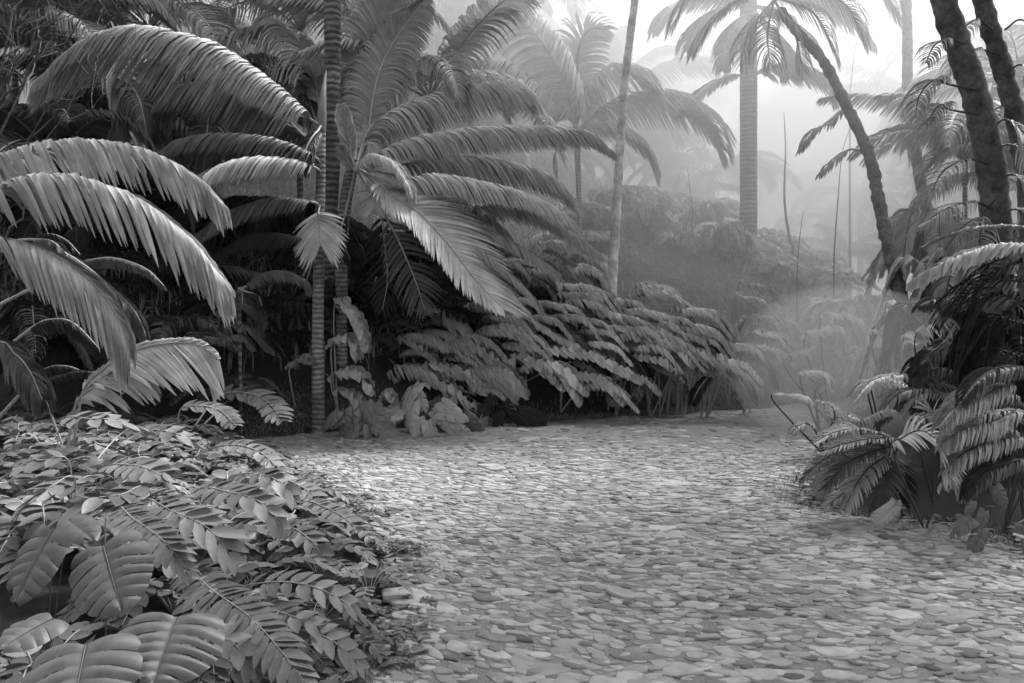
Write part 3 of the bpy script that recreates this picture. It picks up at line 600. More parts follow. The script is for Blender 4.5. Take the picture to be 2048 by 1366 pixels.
# ------------------------------------------------------------------ palms further back
def proto_fronds(n_kind, L, seed, m, fine):
    r = np.random.default_rng(seed); out = []
    for k in range(n_kind):
        a = r.uniform(.35, 1.15); ln = L*r.uniform(.85, 1.15); dr = r.uniform(.7, 1.25)
        u = np.linspace(0, 1, 7); ang = a - u**1.2*dr*1.6
        pts = np.cumsum(np.column_stack([np.cos(ang), np.zeros(7), np.sin(ang)])*ln/6, 0); pts -= pts[0]
        SP = resample(spline(pts), 40)
        V, Fq, t = frond_geo(SP, .14, ln*.26, ln*.018, fine, .8, .45, .5, np.array([0, 0, 1.]), (1, 1), 'fine', 'palm', DOWN, 1.4, 5, .12, .02, None)
        Vr, Fr = tube_geo(SP[0], np.linspace(.022, .004, 40)*ln/2.4, 5)
        out.append((mesh('frond', V, Fq, M[m], tint=t), mesh('midrib', Vr, Fr, M['rib'])))
    return out
PF = proto_fronds(7, 2.6, 3, 'far', 1.15); PD = proto_fronds(5, 2.6, 4, 'mid', 1.3); PP = proto_fronds(6, 2.6, 9, 'palm', 1.0)
def far_palm(label, x, y, d, n=13, sc=1.0, seed=0, wtr=14, fr=None, group='palms further back on the slope', lean=0., m='ringed', trunk_on=True, up=0.):
    d = d*1.45 if d > 13 else d; sc = sc*1.3 if d > 13 else sc; wtr *= .8
    r = np.random.default_rng(seed); c = at(x, y, d); g = np.array([c[0] + lean, c[1], h1(c[0]+lean, c[1])]); c[2] = max(c[2], g[2] + .8)
    P = thing('palm_tree', label, 'palm tree', g, group)
    if trunk_on and c[2] > g[2] + .2:
        SP, L = resample(spline([g - [0, 0, .1], (g+c)/2 + [lean*.15, 0, 0], c]), 120); s = np.linspace(0, L, 120)
        rad = wtr*.5*d/FP*(1.15 - .25*s/L)*(1 + .05*(1-(s/.09) % 1.0))
        V, Fq = tube_geo(SP, rad, 12); link('trunk', mesh('trunk', V-g, Fq, M[m]), P)
    for k in range(n):
        fm, rm = (fr or PF)[int(r.integers(len(fr or PF)))]
        o = link('frond', fm, P, tuple(c-g)); q = link('midrib', rm, o)
        o.rotation_euler = (r.normal(0, .12), r.normal(-.12 - up, .25), 2*np.pi*(k + r.uniform(-.3, .3))/n); o.scale = (sc*r.uniform(.85, 1.1),)*3
    return P
FPL = [(880,-10,13.4,14,.95,12,'misty palm crown at the top edge between the central fronds and the misty palm'), (1010,20,15,14,1.0,12,'pale palm crown at the top edge just left of the upright rib'), (1425,350,17.5,13,.9,12,'large hazy palm bush left of the straight grey trunk'), (1590,400,24,13,1.0,12,'hazy palm bush right of the straight grey trunk'), (1720,400,19,12,.8,12,'hazy palm bush behind the thin curved sapling'), (1560,500,19,12,.7,12,'low hazy palm where the slope meets the bright gap'), (1230,230,16,13,1.1,12,'broad hazy palm behind the thin leaning trunk'), (1690,520,15.5,12,.6,12,'lowest hazy palm at the foot of the misty gap'),  # x, y, depth, fronds, scale, trunk px
 (80,150,12.5,13,1.15,16,'fine-leaved palm behind the bare twigs in the top corner'), (330,190,13.5,13,1.1,14,'grey palm half hidden behind the longest arching frond'),
 (560,130,14.0,14,1.2,14,'feathery palm filling the gap left of the thick trunk'), (200,40,16,13,1.3,14,'tall palm above the longest arching frond'),
 (470,10,17,13,1.3,14,'tall palm whose crown meets the top edge left of the trunks'), (800,110,14.5,14,1.15,14,'feathery palm just right of the thick trunk'), (930,60,18,13,1.25,14,'pale misty palm above the central crown'),
 (960,330,13.8,12,.9,12,'misty bushy palm behind the long level frond'), (1090,330,14.8,12,.85,12,'low misty palm between the level frond and the thin trunk'),
 (1290,330,18,13,1.0,12,'dome-shaped misty palm right of the thin leaning trunk'), (1350,430,17.5,12,.8,12,'low faint palm on the hazy slope'),
 (1100,20,22,12,1.2,12,'faint tall palm in the mist at the top centre'), (1330,60,24,12,1.2,12,'faint palm high in the mist between the straight trunks')]
for i, (x, y, d, n, sc, wt, lab) in enumerate(FPL): far_palm(lab, x, y, d, n, sc, 60+i, wt)
XP = [(30,60,11.5,1.15,'dense palm behind the twigs, its crown cut by the left edge'), (200,270,11.8,1.0,'shaded palm crown below the longest arching frond'), (420,230,12.6,1.05,'shaded palm crown between the arching fronds left of the trunks'), (110,330,10.8,.9,'low shaded palm above the striped fronds'),
      (600,60,12.4,1.15,'palm crown tucked against the thick trunk at the top'), (860,200,12.8,.95,'palm crown filling the space under the upright fronds'), (300,60,12.9,1.1,'palm crown above the longest arching frond near the top edge')]
for i, (x, y, d, sc, lab) in enumerate(XP): far_palm(lab, x, y, d, 14, sc, 260+i, 14, fr=PD if y > 220 else PP, group='shaded palms on the slope', m='ringdark')
def crown_proto(seed, n, m):
    r = np.random.default_rng(seed); cl = []
    while len(cl) < 26:
        q = r.uniform(-1, 1, 3)
        if np.linalg.norm(q) < 1: cl.append((q*np.array([2.6, 2.6, 2.2]), r.uniform(.5, 1.0)))
    k = r.integers(0, len(cl), n); P = np.array([cl[i][0] for i in k]) + r.normal(0, 1, (n, 3))*np.array([cl[i][1] for i in k])[:, None]*.5
    D = nrm(r.normal(0, 1, (n, 3)) + np.array([0, 0, -.4])); T = nrm(np.cross(D, r.normal(0, 1, (n, 3))))
    V, Fq, t = leaflets(P, T, D, np.cross(T, D), r.uniform(.25, .5, n), r.uniform(.12, .2, n), np.zeros(n), 0., .3, 'ovate', DOWN, 2, .1, .1, 0.)
    return mesh('crown', V, Fq, M[m], tint=t)
CP = [crown_proto(s, 3600, 'far') for s in (1, 2, 3)]
TR = [(1590,300,48,1.5,'tree'), (1740,330,44,1.3,''), (1540,420,60,1.3,''), (1680,430,66,1.2,''), (1300,150,44,1.8,''), 
      (1050,200,36,1.5,''), (900,120,32,1.5,''), (700,60,30,1.5,''), (450,60,28,1.5,''), (250,90,26,1.4,''), (60,80,25,1.4,''), (560,150,26,1.3,''), (1950,420,26,1.1,''), (1780,440,40,1.1,'')]
for i, (x, y, d, sc, _) in enumerate(TR):
    r = np.random.default_rng(400+i); c = at(x, y, d); g = np.array([c[0]+r.normal(0, .4), d, h1(c[0], d)]); cm = CP[i % 3]; c[2] = max(c[2], g[2] + 2.5)
    P = thing('tree', 'far leafy tree fading into the mist behind the palms', 'tree', g, 'far trees in the mist')
    o = link('crown', cm, P, tuple(c-g)); o.rotation_euler = (0, 0, r.uniform(0, 6.28)); o.scale = (sc, sc, sc*r.uniform(.9, 1.2))
    if c[2] > g[2] + .5:
        SP, L = resample(spline([g-[0,0,.2], (g+c)/2+r.normal(0, .15, 3), c+[0,0,.8*sc]]), 30); V, Fq = tube_geo(SP, np.linspace(.17, .05, 30)*sc, 8); link('trunk', mesh('trunk', V-g, Fq, M['bark']), P)
# misty palm whose upright ribs stand clear at the centre
E = thing('palm_tree', 'misty palm with one upright rib and long fronds arching to both sides', 'palm tree', on_ground(1156, 14.7))
trunk(E, [(1152,258),(1156,340),(1158,430),(1156,520)], 14.7, 12, 9, 'ringed', to_ground=True, sides=10)
Ec = at(1152, 262, 14.7); ke = dict(sp=5, wf=1.2, droop=.8, up=.4, fwd=.5, shape='fine', k=5, rib=5, m='palm')
frond(E, [(1153,240),(1154,150),(1160,90),(1180,60),(1215,60)], (14.7,14.5), L=70, pet=Ec, N=(0,-1,.2), rm='ribdark', **{**ke,'rib':10,'droop':.6,'up':0})
frond(E, [(1148,245),(1128,170),(1090,95),(1048,45),(1000,20)], (14.6,14.4), L=120, pet=Ec, N=(-.5,-.6,.5), **{**ke,'m':'pale'})
frond(E, [(1140,240),(1100,212),(1060,180),(1010,138),(960,130),(910,145),(872,175)], (14.5,13.8), L=100, pet=Ec, **ke)
frond(E, [(1158,240),(1178,195),(1215,152),(1265,150),(1312,185)], (14.6,14.4), L=110, pet=Ec, **{**ke,'m':'palm'})
frond(E, [(1162,252),(1240,210),(1330,203),(1400,235),(1445,300)], (15.0,15.2), L=130, pet=Ec, **ke)
frond(E, [(1160,258),(1220,255),(1280,290),(1310,350)], (14.6,14.4), L=80, pet=Ec, **ke)
# ------------------------------------------------------------------ trees to the right
T1 = thing('tree', 'thin pale trunk leaning slightly right, standing in the ferns of the bank', 'tree', on_ground(1222, 11.6))
trunk(T1, [(1278,-60),(1262,60),(1246,200),(1236,370),(1226,540),(1221,680)], (12,11.3), 15, 20, 'paleb', to_ground=True, rings=False, sides=12, knob=.05)
T2 = thing('palm_tree', 'straight grey palm trunk in the mist with a skirt of fronds at the top edge', 'palm tree', on_ground(1496, 16))
trunk(T2, [(1497,-80),(1497,100),(1497,300),(1497,500)], 16, 34, 33, 'ringdark', to_ground=True, knob=.04, pitch=.22)
Tc = at(1497, 10, 16); kt = dict(sp=6, wf=1.2, droop=.8, up=.3, fwd=.55, shape='fine', k=5, rib=6, m='far')
for pts, L in (([(1480,10),(1440,20),(1400,50),(1375,100)], 80), ([(1485,5),(1420,-10),(1350,10),(1310,60)], 80), ([(1510,15),(1560,30),(1600,60),(1640,110)], 90), ([(1505,20),(1540,60),(1570,100),(1580,150)], 80),
               ([(1488,30),(1465,60),(1450,100),(1445,140)], 60), ([(1520,-10),(1600,-20),(1680,20),(1740,80)], 100)):
    frond(T2, pts, (15.9,15.2), L=L, pet=Tc, **kt)
frond(T2, [(1510,150),(1550,140),(1600,142),(1650,165),(1672,200)], (15.8,15), L=90, pet=at(1500,160,16), **{**kt,'m':'far'})
frond(T2, [(1480,152),(1440,160),(1400,185),(1368,220)], (15.9,15.4), L=70, pet=at(1495,160,16), **{**kt,'m':'far'})
T3 = thing('palm_tree', 'dark curved palm trunk bowing from the top centre down to the right, over the mist', 'palm tree', on_ground(1810, 10.2))
trunk(T3, [(1560,20),(1600,70),(1645,120),(1692,210),(1738,310),(1757,400),(1778,500),(1796,570),(1812,660)], (12.5,10.2), 19, 27, 'bark', to_ground=True, rings=False, knob=.13)
Cc = at(1548, 0, 12.5)
for pts, L in (([(1530,-10),(1480,0),(1430,40),(1390,100)], 95), ([(1540,-20),(1460,-40),(1390,-20),(1345,50)], 100), ([(1560,-10),(1620,-20),(1690,10),(1730,80)], 90), ([(1560,20),(1590,70),(1605,140)], 85), ([(1540,10),(1500,60),(1480,130)], 85), ([(1565,0),(1630,30),(1670,110)], 90),
               ([(1545,15),(1535,70),(1540,130)], 80), ([(1540,-40),(1520,-110),(1460,-140)], 90), ([(1570,-30),(1650,-70),(1740,-50),(1800,30)], 100)):
    frond(T3, pts, (12.4,12.2), L=L, pet=Cc, **{**kt,'sp':5,'wf':.62,'m':'palm'})
frond(T3, [(1690,215),(1660,245),(1630,262),(1600,300)], (11.8,11.6), L=45, pet=at(1692,210,11.8), **{**kt,'sp':9,'wf':.8})
frond(T3, [(1700,300),(1670,320),(1640,350)], (11.5,11.4), L=40, pet=at(1735,305,11.5), **{**kt,'sp':9,'wf':.8})
T4 = thing('tree', 'pale fading trunk half lost in mist between the curved trunk and the dark pair', 'tree', on_ground(1855, 14))
trunk(T4, [(1812,-60),(1815,100),(1816,200),(1832,310),(1848,400),(1856,460)], 14, 18, 26, 'bark', to_ground=True, rings=False)
T5 = thing('palm_tree', 'thick dark leaning trunk at the right with shaggy fronds round it', 'palm tree', on_ground(1990, 7.2))
trunk(T5, [(1870,-60),(1905,60),(1945,170),(1968,260),(1985,350),(1992,460),(1995,600)], 7.2, 46, 66, 'bark', to_ground=True, rings=False, knob=.05)
T6 = thing('palm_tree', 'second dark leaning trunk close behind the thick one in the top right corner', 'palm tree', on_ground(2075, 8))
trunk(T6, [(1950,-60),(1972,30),(2000,120),(2022,200),(2045,300),(2060,420)], 8, 34, 46, 'bark', to_ground=True, rings=False, knob=.10)
k5 = dict(rm='ribdark', sp=7, wf=.7, droop=.75, up=.3, fwd=.55, shape='fine', k=5, rib=5, m='palm')
for (x, y, pts, L) in ((1950,180,[(1900,170),(1870,160),(1840,190),(1830,235)],70), (1960,230,[(1900,220),(1880,210),(1850,250)],60), (1985,260,[(2010,240),(2050,270),(2070,330)],90), (1980,330,[(1940,320),(1890,340),(1860,390)],80),
                       (1985,380,[(2020,350),(2060,370),(2090,430)],90), (1985,420,[(1950,405),(1900,415),(1840,450)],80), (1990,440,[(2020,420),(2070,430),(2110,480)],90), (1985,300,[(2020,290),(2060,310),(2090,370)],90),
                       (1990,470,[(1960,440),(1930,450),(1890,500)],70), (1930,90,[(1900,80),(1870,90),(1850,130)],60), (1990,400,[(1965,430),(1960,480),(1965,520)],70)):
    frond(T5, pts, (7.1,6.8), L=L, pet=at(x,y,7.1), **k5)
for (x, y, pts, L) in ((2000,110,[(1960,100),(1930,110),(1905,150)],70), (2010,150,[(2040,130),(2070,150),(2090,200)],80), (2010,60,[(2040,40),(2070,60),(2090,110)],80), (1985,60,[(1955,40),(1925,60),(1910,100)],60), (2030,230,[(2000,215),(1975,240),(1965,290)],60)):
    frond(T6, pts, (7.9,7.6), L=L, pet=at(x,y,7.9), **k5)
def crown_of(P, x, y, d, n, sc, seed, fr):
    r = np.random.default_rng(seed); c = at(x, y, d) - base_of(P)
    for k in range(n):
        fm, rm = fr[int(r.integers(len(fr)))]; o = link('frond', fm, P, tuple(c)); link('midrib', rm, o)
        o.rotation_euler = (r.normal(0, .15), r.normal(-.1, .3), 2*np.pi*(k + r.uniform(-.3, .3))/n); o.scale = (sc*r.uniform(.85, 1.1),)*3
crown_of(T5, 1800, -620, 7.2, 17, 1.15, 1, PD); crown_of(T6, 1880, -560, 8, 17, 1.15, 2, PD)
trunk(T5, [(1872,-50),(1835,-300),(1800,-620)], 7.2, 46, 34, 'bark', rings=False, knob=.1); trunk(T6, [(1952,-50),(1915,-260),(1880,-560)], 8, 34, 26, 'bark', rings=False, knob=.1)
# thin saplings and hanging stems in the mist
def sapling(label, pts, d, w, m='bark', leaves=0, seed=0):
    g = on_ground(pts[-1][0], d); P = thing('sapling', label, 'sapling', g)
    trunk(P, pts, d, w*.12, w*.8, m, rings=False, sides=8, to_ground=True, name='stem', knob=.03)
    r = np.random.default_rng(seed)
    for k in range(leaves):
        x, y = pts[0]; c = at(x, y, d); a = r.uniform(0, 6.28); Lp = r.uniform(30, 55)
        frond(P, [(x + math.cos(a)*6, y-4), (x+math.cos(a)*Lp*.6, y-14), (x+math.cos(a)*Lp, y+8)], (d, d+math.sin(a)*.4), L=20, pet=c, sp=6, wf=1.1, m='far', rib=3, k=4)
    return P
sapling('thin curved sapling standing left of the curved trunk in bright mist', [(1702,248),(1684,310),(1676,400),(1670,480),(1668,530)], 14, 6, seed=1)
sapling('slim dark sapling right of the straight grey trunk', [(1568,225),(1571,300),(1569,400),(1580,480),(1586,500)], 16, 11, seed=2)
sapling('short thin stem below the brightest patch of mist', [(1607,420),(1600,470),(1595,530),(1594,570)], 13.5, 6, seed=3)
sapling('tiny sapling on the hazy slope left of the straight grey trunk', [(1375,335),(1380,380),(1385,425)], 16, 5, seed=4)
sapling('thin dark stem standing below the misty palm with the upright rib', [(1150,320),(1156,390),(1157,425)], 12.6, 5, seed=5)
sapling('faint stem high up at the bright right, trailing a long leaf', [(1740,30),(1715,80),(1705,140),(1700,240)], 18, 8, seed=6)
# ------------------------------------------------------------------ right-hand side, near
Rr = thing('palm', 'palm fronds reaching in from the right edge over a black shaded hollow', 'palm', on_ground(2160, 6.2))
Rc = at(2130, 500, 6.4)
trunk(Rr, [(2130,500),(2140,700),(2150,900)], 6.4, 60, 70, 'ringdark', to_ground=True)
k6 = dict(sp=12, wf=1.25, droop=.85, up=.5, fwd=.45, k=6, rib=7)
frond(Rr, [(2060,492),(1990,496),(1920,516),(1865,543),(1828,565)], (6.2,6.3), L=80, pet=Rc, m='pale', **k6)
frond(Rr, [(2060,458),(1965,458),(1895,474),(1850,492)], (6.4,6.9), L=34, pet=Rc, m='pale', **{**k6,'droop':.6})
for pts, L, mm in (([(2060,560),(1990,560),(1930,590),(1890,640)], 110, 'dark'), ([(2070,640),(2000,640),(1950,680),(1920,740)], 110, 'dark'), ([(2070,700),(2010,710),(1970,750),(1950,800)], 100, 'dark'),
                   ([(2060,600),(2000,590),(1960,620),(1930,700)], 120, 'dark'), ([(2080,520),(2020,530),(1975,560),(1950,620)], 120, 'dark')):
    frond(Rr, pts, (6.5,6.6), L=L, pet=Rc, m=mm, **{**k6,'sp':9,'wf':.6,'droop':.7,'rm':'ribdark'})
Rf = [ # label, ground x, depth, fronds(points, L, extra)
 ('fern with one broad comb-like frond bent towards the path, half lit', 1850, 5.6, [([(1786,905),(1806,876),(1842,862),(1880,890),(1902,955)], 78, dict(N=(.15,-.45,.9), droop=.55, up=.2, fwd=.55, sp=8, wf=.85, dens=1.1, m='pale', sides=(1,1))), ([(1880,985),(1900,962),(1920,975),(1926,1000)], 36, dict(sp=9, shape='lobe'))]),
 ('striped fern at the right edge with long arching comb fronds', 2010, 5.5, [([(2030,790),(1960,795),(1910,815),(1880,850)], 75, {}), ([(2050,840),(1980,845),(1920,862),(1885,890)], 75, {}), ([(2050,890),(1980,885),(1930,905),(1890,940)], 70, {}), ([(2060,770),(2000,740),(1955,760),(1925,800)], 70, dict(m='mid')), ([(2060,930),(2000,930),(1960,950),(1930,990)], 60, dict(m='mid'))]),
 ('small fan-leaved palm shoot with pointed star-like leaflets', 1866, 6.1, [([(1866,838),(1866,830),(1867,826)], 44, dict(sp=4.5, wf=1.6, N=(0,-.9,.4), droop=.35, up=0, fwd=.2, tipfwd=0, prof='flat')) , ([(1830,850),(1846,832),(1880,826),(1910,842)], 40, dict(sp=9, shape='lobe'))]),
 ('dark bushy fern sprawling onto the path', 1740, 6.0, [([(1795,890),(1740,880),(1690,888),(1640,905)], 52, dict(droop=.6,sp=7,wf=.8)), ([(1790,905),(1740,905),(1690,930),(1650,975)], 60, dict(m='mid',droop=.55,sp=7,wf=.8,up=.2)), ([(1780,920),(1745,930),(1715,965),(1690,1015)], 60, dict(m='fern',droop=.5,sp=7,wf=.8,up=.2)), ([(1790,915),(1775,950),(1760,1010)], 60, dict(m='mid',droop=.5,sp=7,wf=.8,up=.2)), ([(1770,900),(1700,895),(1640,925),(1600,965)], 40, dict(m='mid',droop=.5,sp=7,wf=.7,up=.2)), ([(1790,930),(1740,950),(1690,985),(1650,1015)], 45, dict(droop=.5,sp=7,wf=.8)), ([(1800,930),(1800,970),(1790,1020)], 55, dict(m='dark',droop=.5,sp=7,wf=.8)), ([(1780,890),(1720,860),(1670,865),(1630,885)], 40, dict(droop=.55,sp=7,wf=.7))]),
 ('hooked fern with toothed tip, second up from the bushy one', 1770, 7.6, [([(1735,778),(1765,762),(1800,768),(1846,808)], 42, dict(m='pale')), ([(1740,775),(1720,772),(1700,790)], 30, {})]),
 ('small curled fern frond just above the bushy fern', 1760, 6.7, [([(1720,858),(1745,832),(1775,822),(1802,836)], 32, {}), ([(1650,880),(1670,852),(1695,850),(1716,872)], 30, dict(m='pale'))]),
 ('pale feathery fern at the turn of the path', 1650, 8.2, [([(1640,880),(1668,840),(1662,812),(1635,800)], 46, dict(sp=7, wf=.6, m='fern')), ([(1545,800),(1575,789),(1605,793),(1626,808)], 24, dict(m='pale')), ([(1640,880),(1620,850),(1600,850),(1580,870)], 40, dict(sp=7, wf=.5)), ([(1660,850),(1690,830),(1720,840)], 36, dict(sp=7,wf=.7))]),
 ('curled fern like a hook where the path disappears', 1640, 9.6, [([(1600,758),(1622,743),(1650,750),(1664,778)], 28, dict(m='pale')), ([(1630,790),(1640,765),(1622,755)], 20, {})]),
 ('pair of hooded pale ferns in mist beyond the path', 1660, 10.4, [([(1608,686),(1640,660),(1675,655),(1700,684)], 36, dict(m='pale')), ([(1640,650),(1672,628),(1705,634),(1740,660)], 36, dict(m='pale')), ([(1570,735),(1590,705),(1625,700)], 30, {})]),
 ('hazy low fern beneath the curved trunk', 1790, 9.4, [([(1770,625),(1790,608),(1815,612),(1835,635)], 26, dict(m='pale')), ([(1740,680),(1765,665),(1795,680),(1810,720)], 40, {}), ([(1810,700),(1830,690),(1855,690),(1870,720)], 36, {})]),
 ('leafy fern in the hollow between the hooked fern and the black shade', 1880, 7.2, [([(1830,700),(1850,655),(1880,640),(1890,660)], 60, dict(sp=9,wf=.9)), ([(1900,760),(1860,740),(1820,760)], 50, dict(m='mid')), ([(1900,700),(1870,700),(1840,730)], 60, dict(m='mid')), ([(1920,640),(1880,600),(1840,610)], 60, dict(m='mid')), ([(1900,800),(1870,790),(1850,810)], 40, dict(m='mid'))])]
for lab, gx_, d, hs in Rf:
    g = on_ground(gx_, d); P = thing('fern', lab, 'fern', g)
    for pts, L, kx in hs:
        kk = dict(sp=7, wf=1.1, droop=.84, up=.4, fwd=.6, k=6, rib=5, m='fern', rm='ribdark'); kk.update(kx)
        frond(P, pts, (d-.05, d-.3), L=L, pet=g, **kk)
rq = np.random.default_rng(31)
for i in range(10):
    x = rq.uniform(1700, 2050); d = rq.uniform(5.5, 8.0); y = HZ + (EYE-rq.uniform(.45, .8))*FP/d; s = 6.2/d*rq.uniform(.8, 1.2)
    if x < 1860 and d < 6.6: continue
    g = on_ground(x + 30, d); P = thing('fern', 'low arching pale-tipped fern in the dark clump at the right of the path', 'fern', g, 'ferns in the clump at the right')
    for k in range(3):
        sx = -1 if rq.random() < .7 else 1; X0, Y0 = x + rq.normal(0, 20), y + rq.normal(0, 15)
        frond(P, [(X0, Y0), (X0+sx*30*s, Y0-18*s), (X0+sx*80*s, Y0-6*s), (X0+sx*120*s, Y0+40*s)], (d-.1, d-.35), L=46*s, sp=6*s, wf=.9, droop=.8, up=.4, fwd=.65, pet=g, m=('pale', 'fern', 'mid')[k], rm='ribdark', rib=4)
clump('few round leaves low at the right edge of the path', 1985, 1075, 5.3, 110, 110, 8, 'bank', 11)
clump('single pale round leaf plant in front of the bushy fern', 1805, 1030, 5.7, 50, 40, 3, 'fern', 12)
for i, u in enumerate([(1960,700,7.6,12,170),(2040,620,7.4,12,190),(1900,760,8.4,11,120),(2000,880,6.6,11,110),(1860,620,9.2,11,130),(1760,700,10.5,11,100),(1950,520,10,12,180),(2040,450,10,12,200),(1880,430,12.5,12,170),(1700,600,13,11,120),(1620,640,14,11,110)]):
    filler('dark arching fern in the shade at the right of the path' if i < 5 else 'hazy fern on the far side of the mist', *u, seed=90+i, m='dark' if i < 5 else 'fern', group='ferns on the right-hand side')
RPL = [(2040,170,12.9,13,.8,12,'loose palm crown showing behind the second dark leaning trunk'), (2050,370,11.8,13,.8,12,'palm crown at the right edge below the second dark trunk'), (1700,130,26,12,1.2,14,'faint palm in the brightest mist at the right'), (1860,260,16,13,1.0,14,'misty feathery palm behind the dark pair of trunks'), (1930,330,12,12,.8,12,'bushy palm low behind the thick dark trunk'),
       (1780,330,22,12,.9,12,'pale low palm beyond the curved trunk'), (1620,380,30,12,1.1,12,'palest palm far down the misty gap'), (2030,120,14,13,1.1,14,'palm crown in the top right corner behind the dark trunks')]
for i, (x, y, d, n, sc, wt, lab) in enumerate(RPL): far_palm(lab, x, y, d, n, sc, 160+i, wt, fr=PP, group='palms in the mist at the right')
# ------------------------------------------------------------------ leafy bank in the left foreground
def spray(P, pts, zs, L, sp, wf=1.0, sides=(1,1), droop=.35, up=.15, fwd=.7, m='bank', N=(0,-.35,.95), shape='ovate', g=None, rib=4, prof='flat', label=None, fold=.12, tipfwd=1.2):
    W = [gp(x, y, z) for (x, y), z in zip(pts, zs)]; d = np.mean([q[1] for q in W])
    p3 = [(x, y, q[1]) for (x, y), q in zip(pts, W)]
    return frond(P, p3, d, L=L, sp=sp, wf=wf, droop=droop, up=up, fwd=fwd, N=N, sides=sides, shape=shape, prof=prof, m=m, rib=rib, name='spray', pet=g, k=6, fold=fold, tipfwd=tipfwd, gap=0, label=label)
SPR = [
 ('long herringbone spray at the bottom, running down to the path', [([(372,1150),(430,1185),(500,1235),(560,1300),(610,1366)], [.42,.46,.44,.40,.34], 84, 26, {'sides':(1,.85)})]),
 ('low plant whose ladder of oblong leaflets hangs beside the heart-shaped leaf', [([(215,1010),(270,1040),(330,1085),(380,1150)], [.62,.66,.62,.5], 58, 20, {})]),
 ('leafy spray reaching left with five bold oval leaflets', [([(300,985),(240,990),(180,1000),(125,1030)], [.66,.7,.7,.62], 60, 30, {})]),
 ('spray of broad blunt leaflets ending in two forked tips', [([(280,1010),(350,1025),(420,1060),(465,1115)], [.62,.66,.60,.48], 74, 27, {'m':'bank2'})]),
 ('high fan of pointed leaflets in the middle of the bank', [([(205,945),(260,930),(310,945),(345,975)], [.62,.70,.68,.58], 58, 26, {'m':'bank2'}), ([(190,960),(150,965),(110,990)], [.62,.66,.58], 48, 25, {})]),
 ('loose spray of pale spaced leaflets near the path edge', [([(470,1190),(540,1165),(620,1172),(690,1205),(745,1250)], [.34,.42,.42,.34,.2], 52, 30, {'wf':.8,'m':'bank2'})]),
 ('second loose spray of spaced leaflets, lower and nearer the path', [([(480,1200),(560,1225),(630,1250),(690,1290)], [.3,.36,.32,.2], 48, 30, {'wf':.8})]),
 ('spray of large drooping leaflets with a bright pair at its end', [([(400,985),(460,985),(520,1005),(560,1050)], [.5,.56,.52,.4], 62, 27, {'m':'bank2'}), ([(470,960),(520,950),(560,965),(590,1000)], [.42,.48,.44,.32], 48, 24, {})]),
 ('leafy spray at the left edge over the dark hollow', [([(140,930),(90,920),(40,935),(0,960)], [.74,.78,.74,.66], 48, 28, {}), ([(150,960),(100,975),(60,1000),(30,1040)], [.7,.72,.66,.56], 50, 26, {})]),
 ('spray of broad leaflets at the foot of the comb-like frond', [([(120,850),(180,838),(250,845),(300,870)], [.80,.86,.82,.7], 44, 26, {'m':'bank2'}), ([(240,870),(300,860),(360,870),(400,895)], [.6,.66,.62,.5], 40, 24, {})]),
 ('small split-leaved spray where the bank meets the far path edge', [([(360,822),(400,812),(440,822),(470,850)], [.5,.55,.5,.4], 34, 16, {'shape':'lobe','m':'bank2'}), ([(430,800),(480,785),(530,800),(565,840)], [.5,.58,.52,.38], 44, 20, {'shape':'lobe','m':'bank2'}), ([(490,770),(520,762),(540,780)], [.6,.62,.55], 24, 12, {'shape':'lobe'})]),
 ('spray of small leaflets spilling towards the path below the slender trunk', [([(420,900),(470,890),(520,905),(560,940)], [.3,.36,.32,.2], 34, 20, {'m':'bank2'}), ([(520,960),(570,960),(620,985),(650,1020)], [.24,.28,.24,.14], 36, 20, {'m':'bank2'})]),
 ('low spray of drooping leaflets over the dark gap of the bank', [([(540,1060),(580,1055),(620,1080),(650,1120)], [.3,.34,.3,.2], 44, 22, {}), ([(600,1010),(650,1015),(700,1045),(730,1085)], [.2,.24,.2,.1], 36, 20, {'m':'bank2'})]),
 ('bottom spray of large soft leaflets beside the herringbone one', [([(560,1270),(610,1262),(670,1285),(720,1330)], [.26,.3,.26,.16], 54, 26, {}), ([(400,1290),(440,1275),(480,1300),(500,1350)], [.42,.46,.42,.32], 50, 26, {})]),
]
for lab, hs in SPR:
    x, y = hs[0][0][0]; z = hs[0][1][0]; q = gp(x, y, z); g = np.array([q[0]-.05, q[1]+.08, h1(q[0]-.05, q[1]+.08)])
    P = thing('leafy_plant', lab, 'leafy plant', g, 'leafy plants on the foreground bank')
    for pts, zs, L, sp, kx in hs: spray(P, pts, zs, L, sp, g=g, **kx)
# heart-shaped leaves in the corner
def heart(label, items, gpt):
    g = np.array([gpt[0], gpt[1], h1(gpt[0], gpt[1])]); P = thing('broadleaf_plant', label, 'broad-leaved plant', g, 'heart-leaved plants in the corner')
    for c, t, wd, N, n in items: slit_leaf(P, c, t, wd, N, n, stem=g)
pxm = 2.6/FP
heart('large heart-shaped leaf with slit veins facing the viewer', [(at(207,1092,2.62), at(240,1215,2.45), 158*pxm, (.05,-.8,.6), 7)], (-1.5, 2.95))
heart('drooping slit leaf hanging at the left edge', [(at(105,1062,2.62), at(25,1200,2.48), 125*pxm, (-.3,-.8,.55), 6), (at(140,1040,2.8), at(185,1075,2.68), 70*pxm, (.2,-.6,.75), 4)], (-1.75, 3.0))
heart('broad leaf seen from the side with a pale midrib at the bottom', [(at(352,1235,2.42), at(305,1365,2.22), 200*pxm, (.1,-.6,.8), 7)], (-1.1, 2.75))
heart('wide flat leaf cut by the lower edge', [(at(172,1290,2.3), at(140,1440,2.1), 235*pxm*.85, (0,-.5,.85), 6)], (-1.35, 2.6))
heart('rounded leaf curling over in the bottom left corner', [(at(105,1238,2.45), at(5,1290,2.32), 105*pxm, (-.2,-.6,.75), 4)], (-1.6, 2.6))
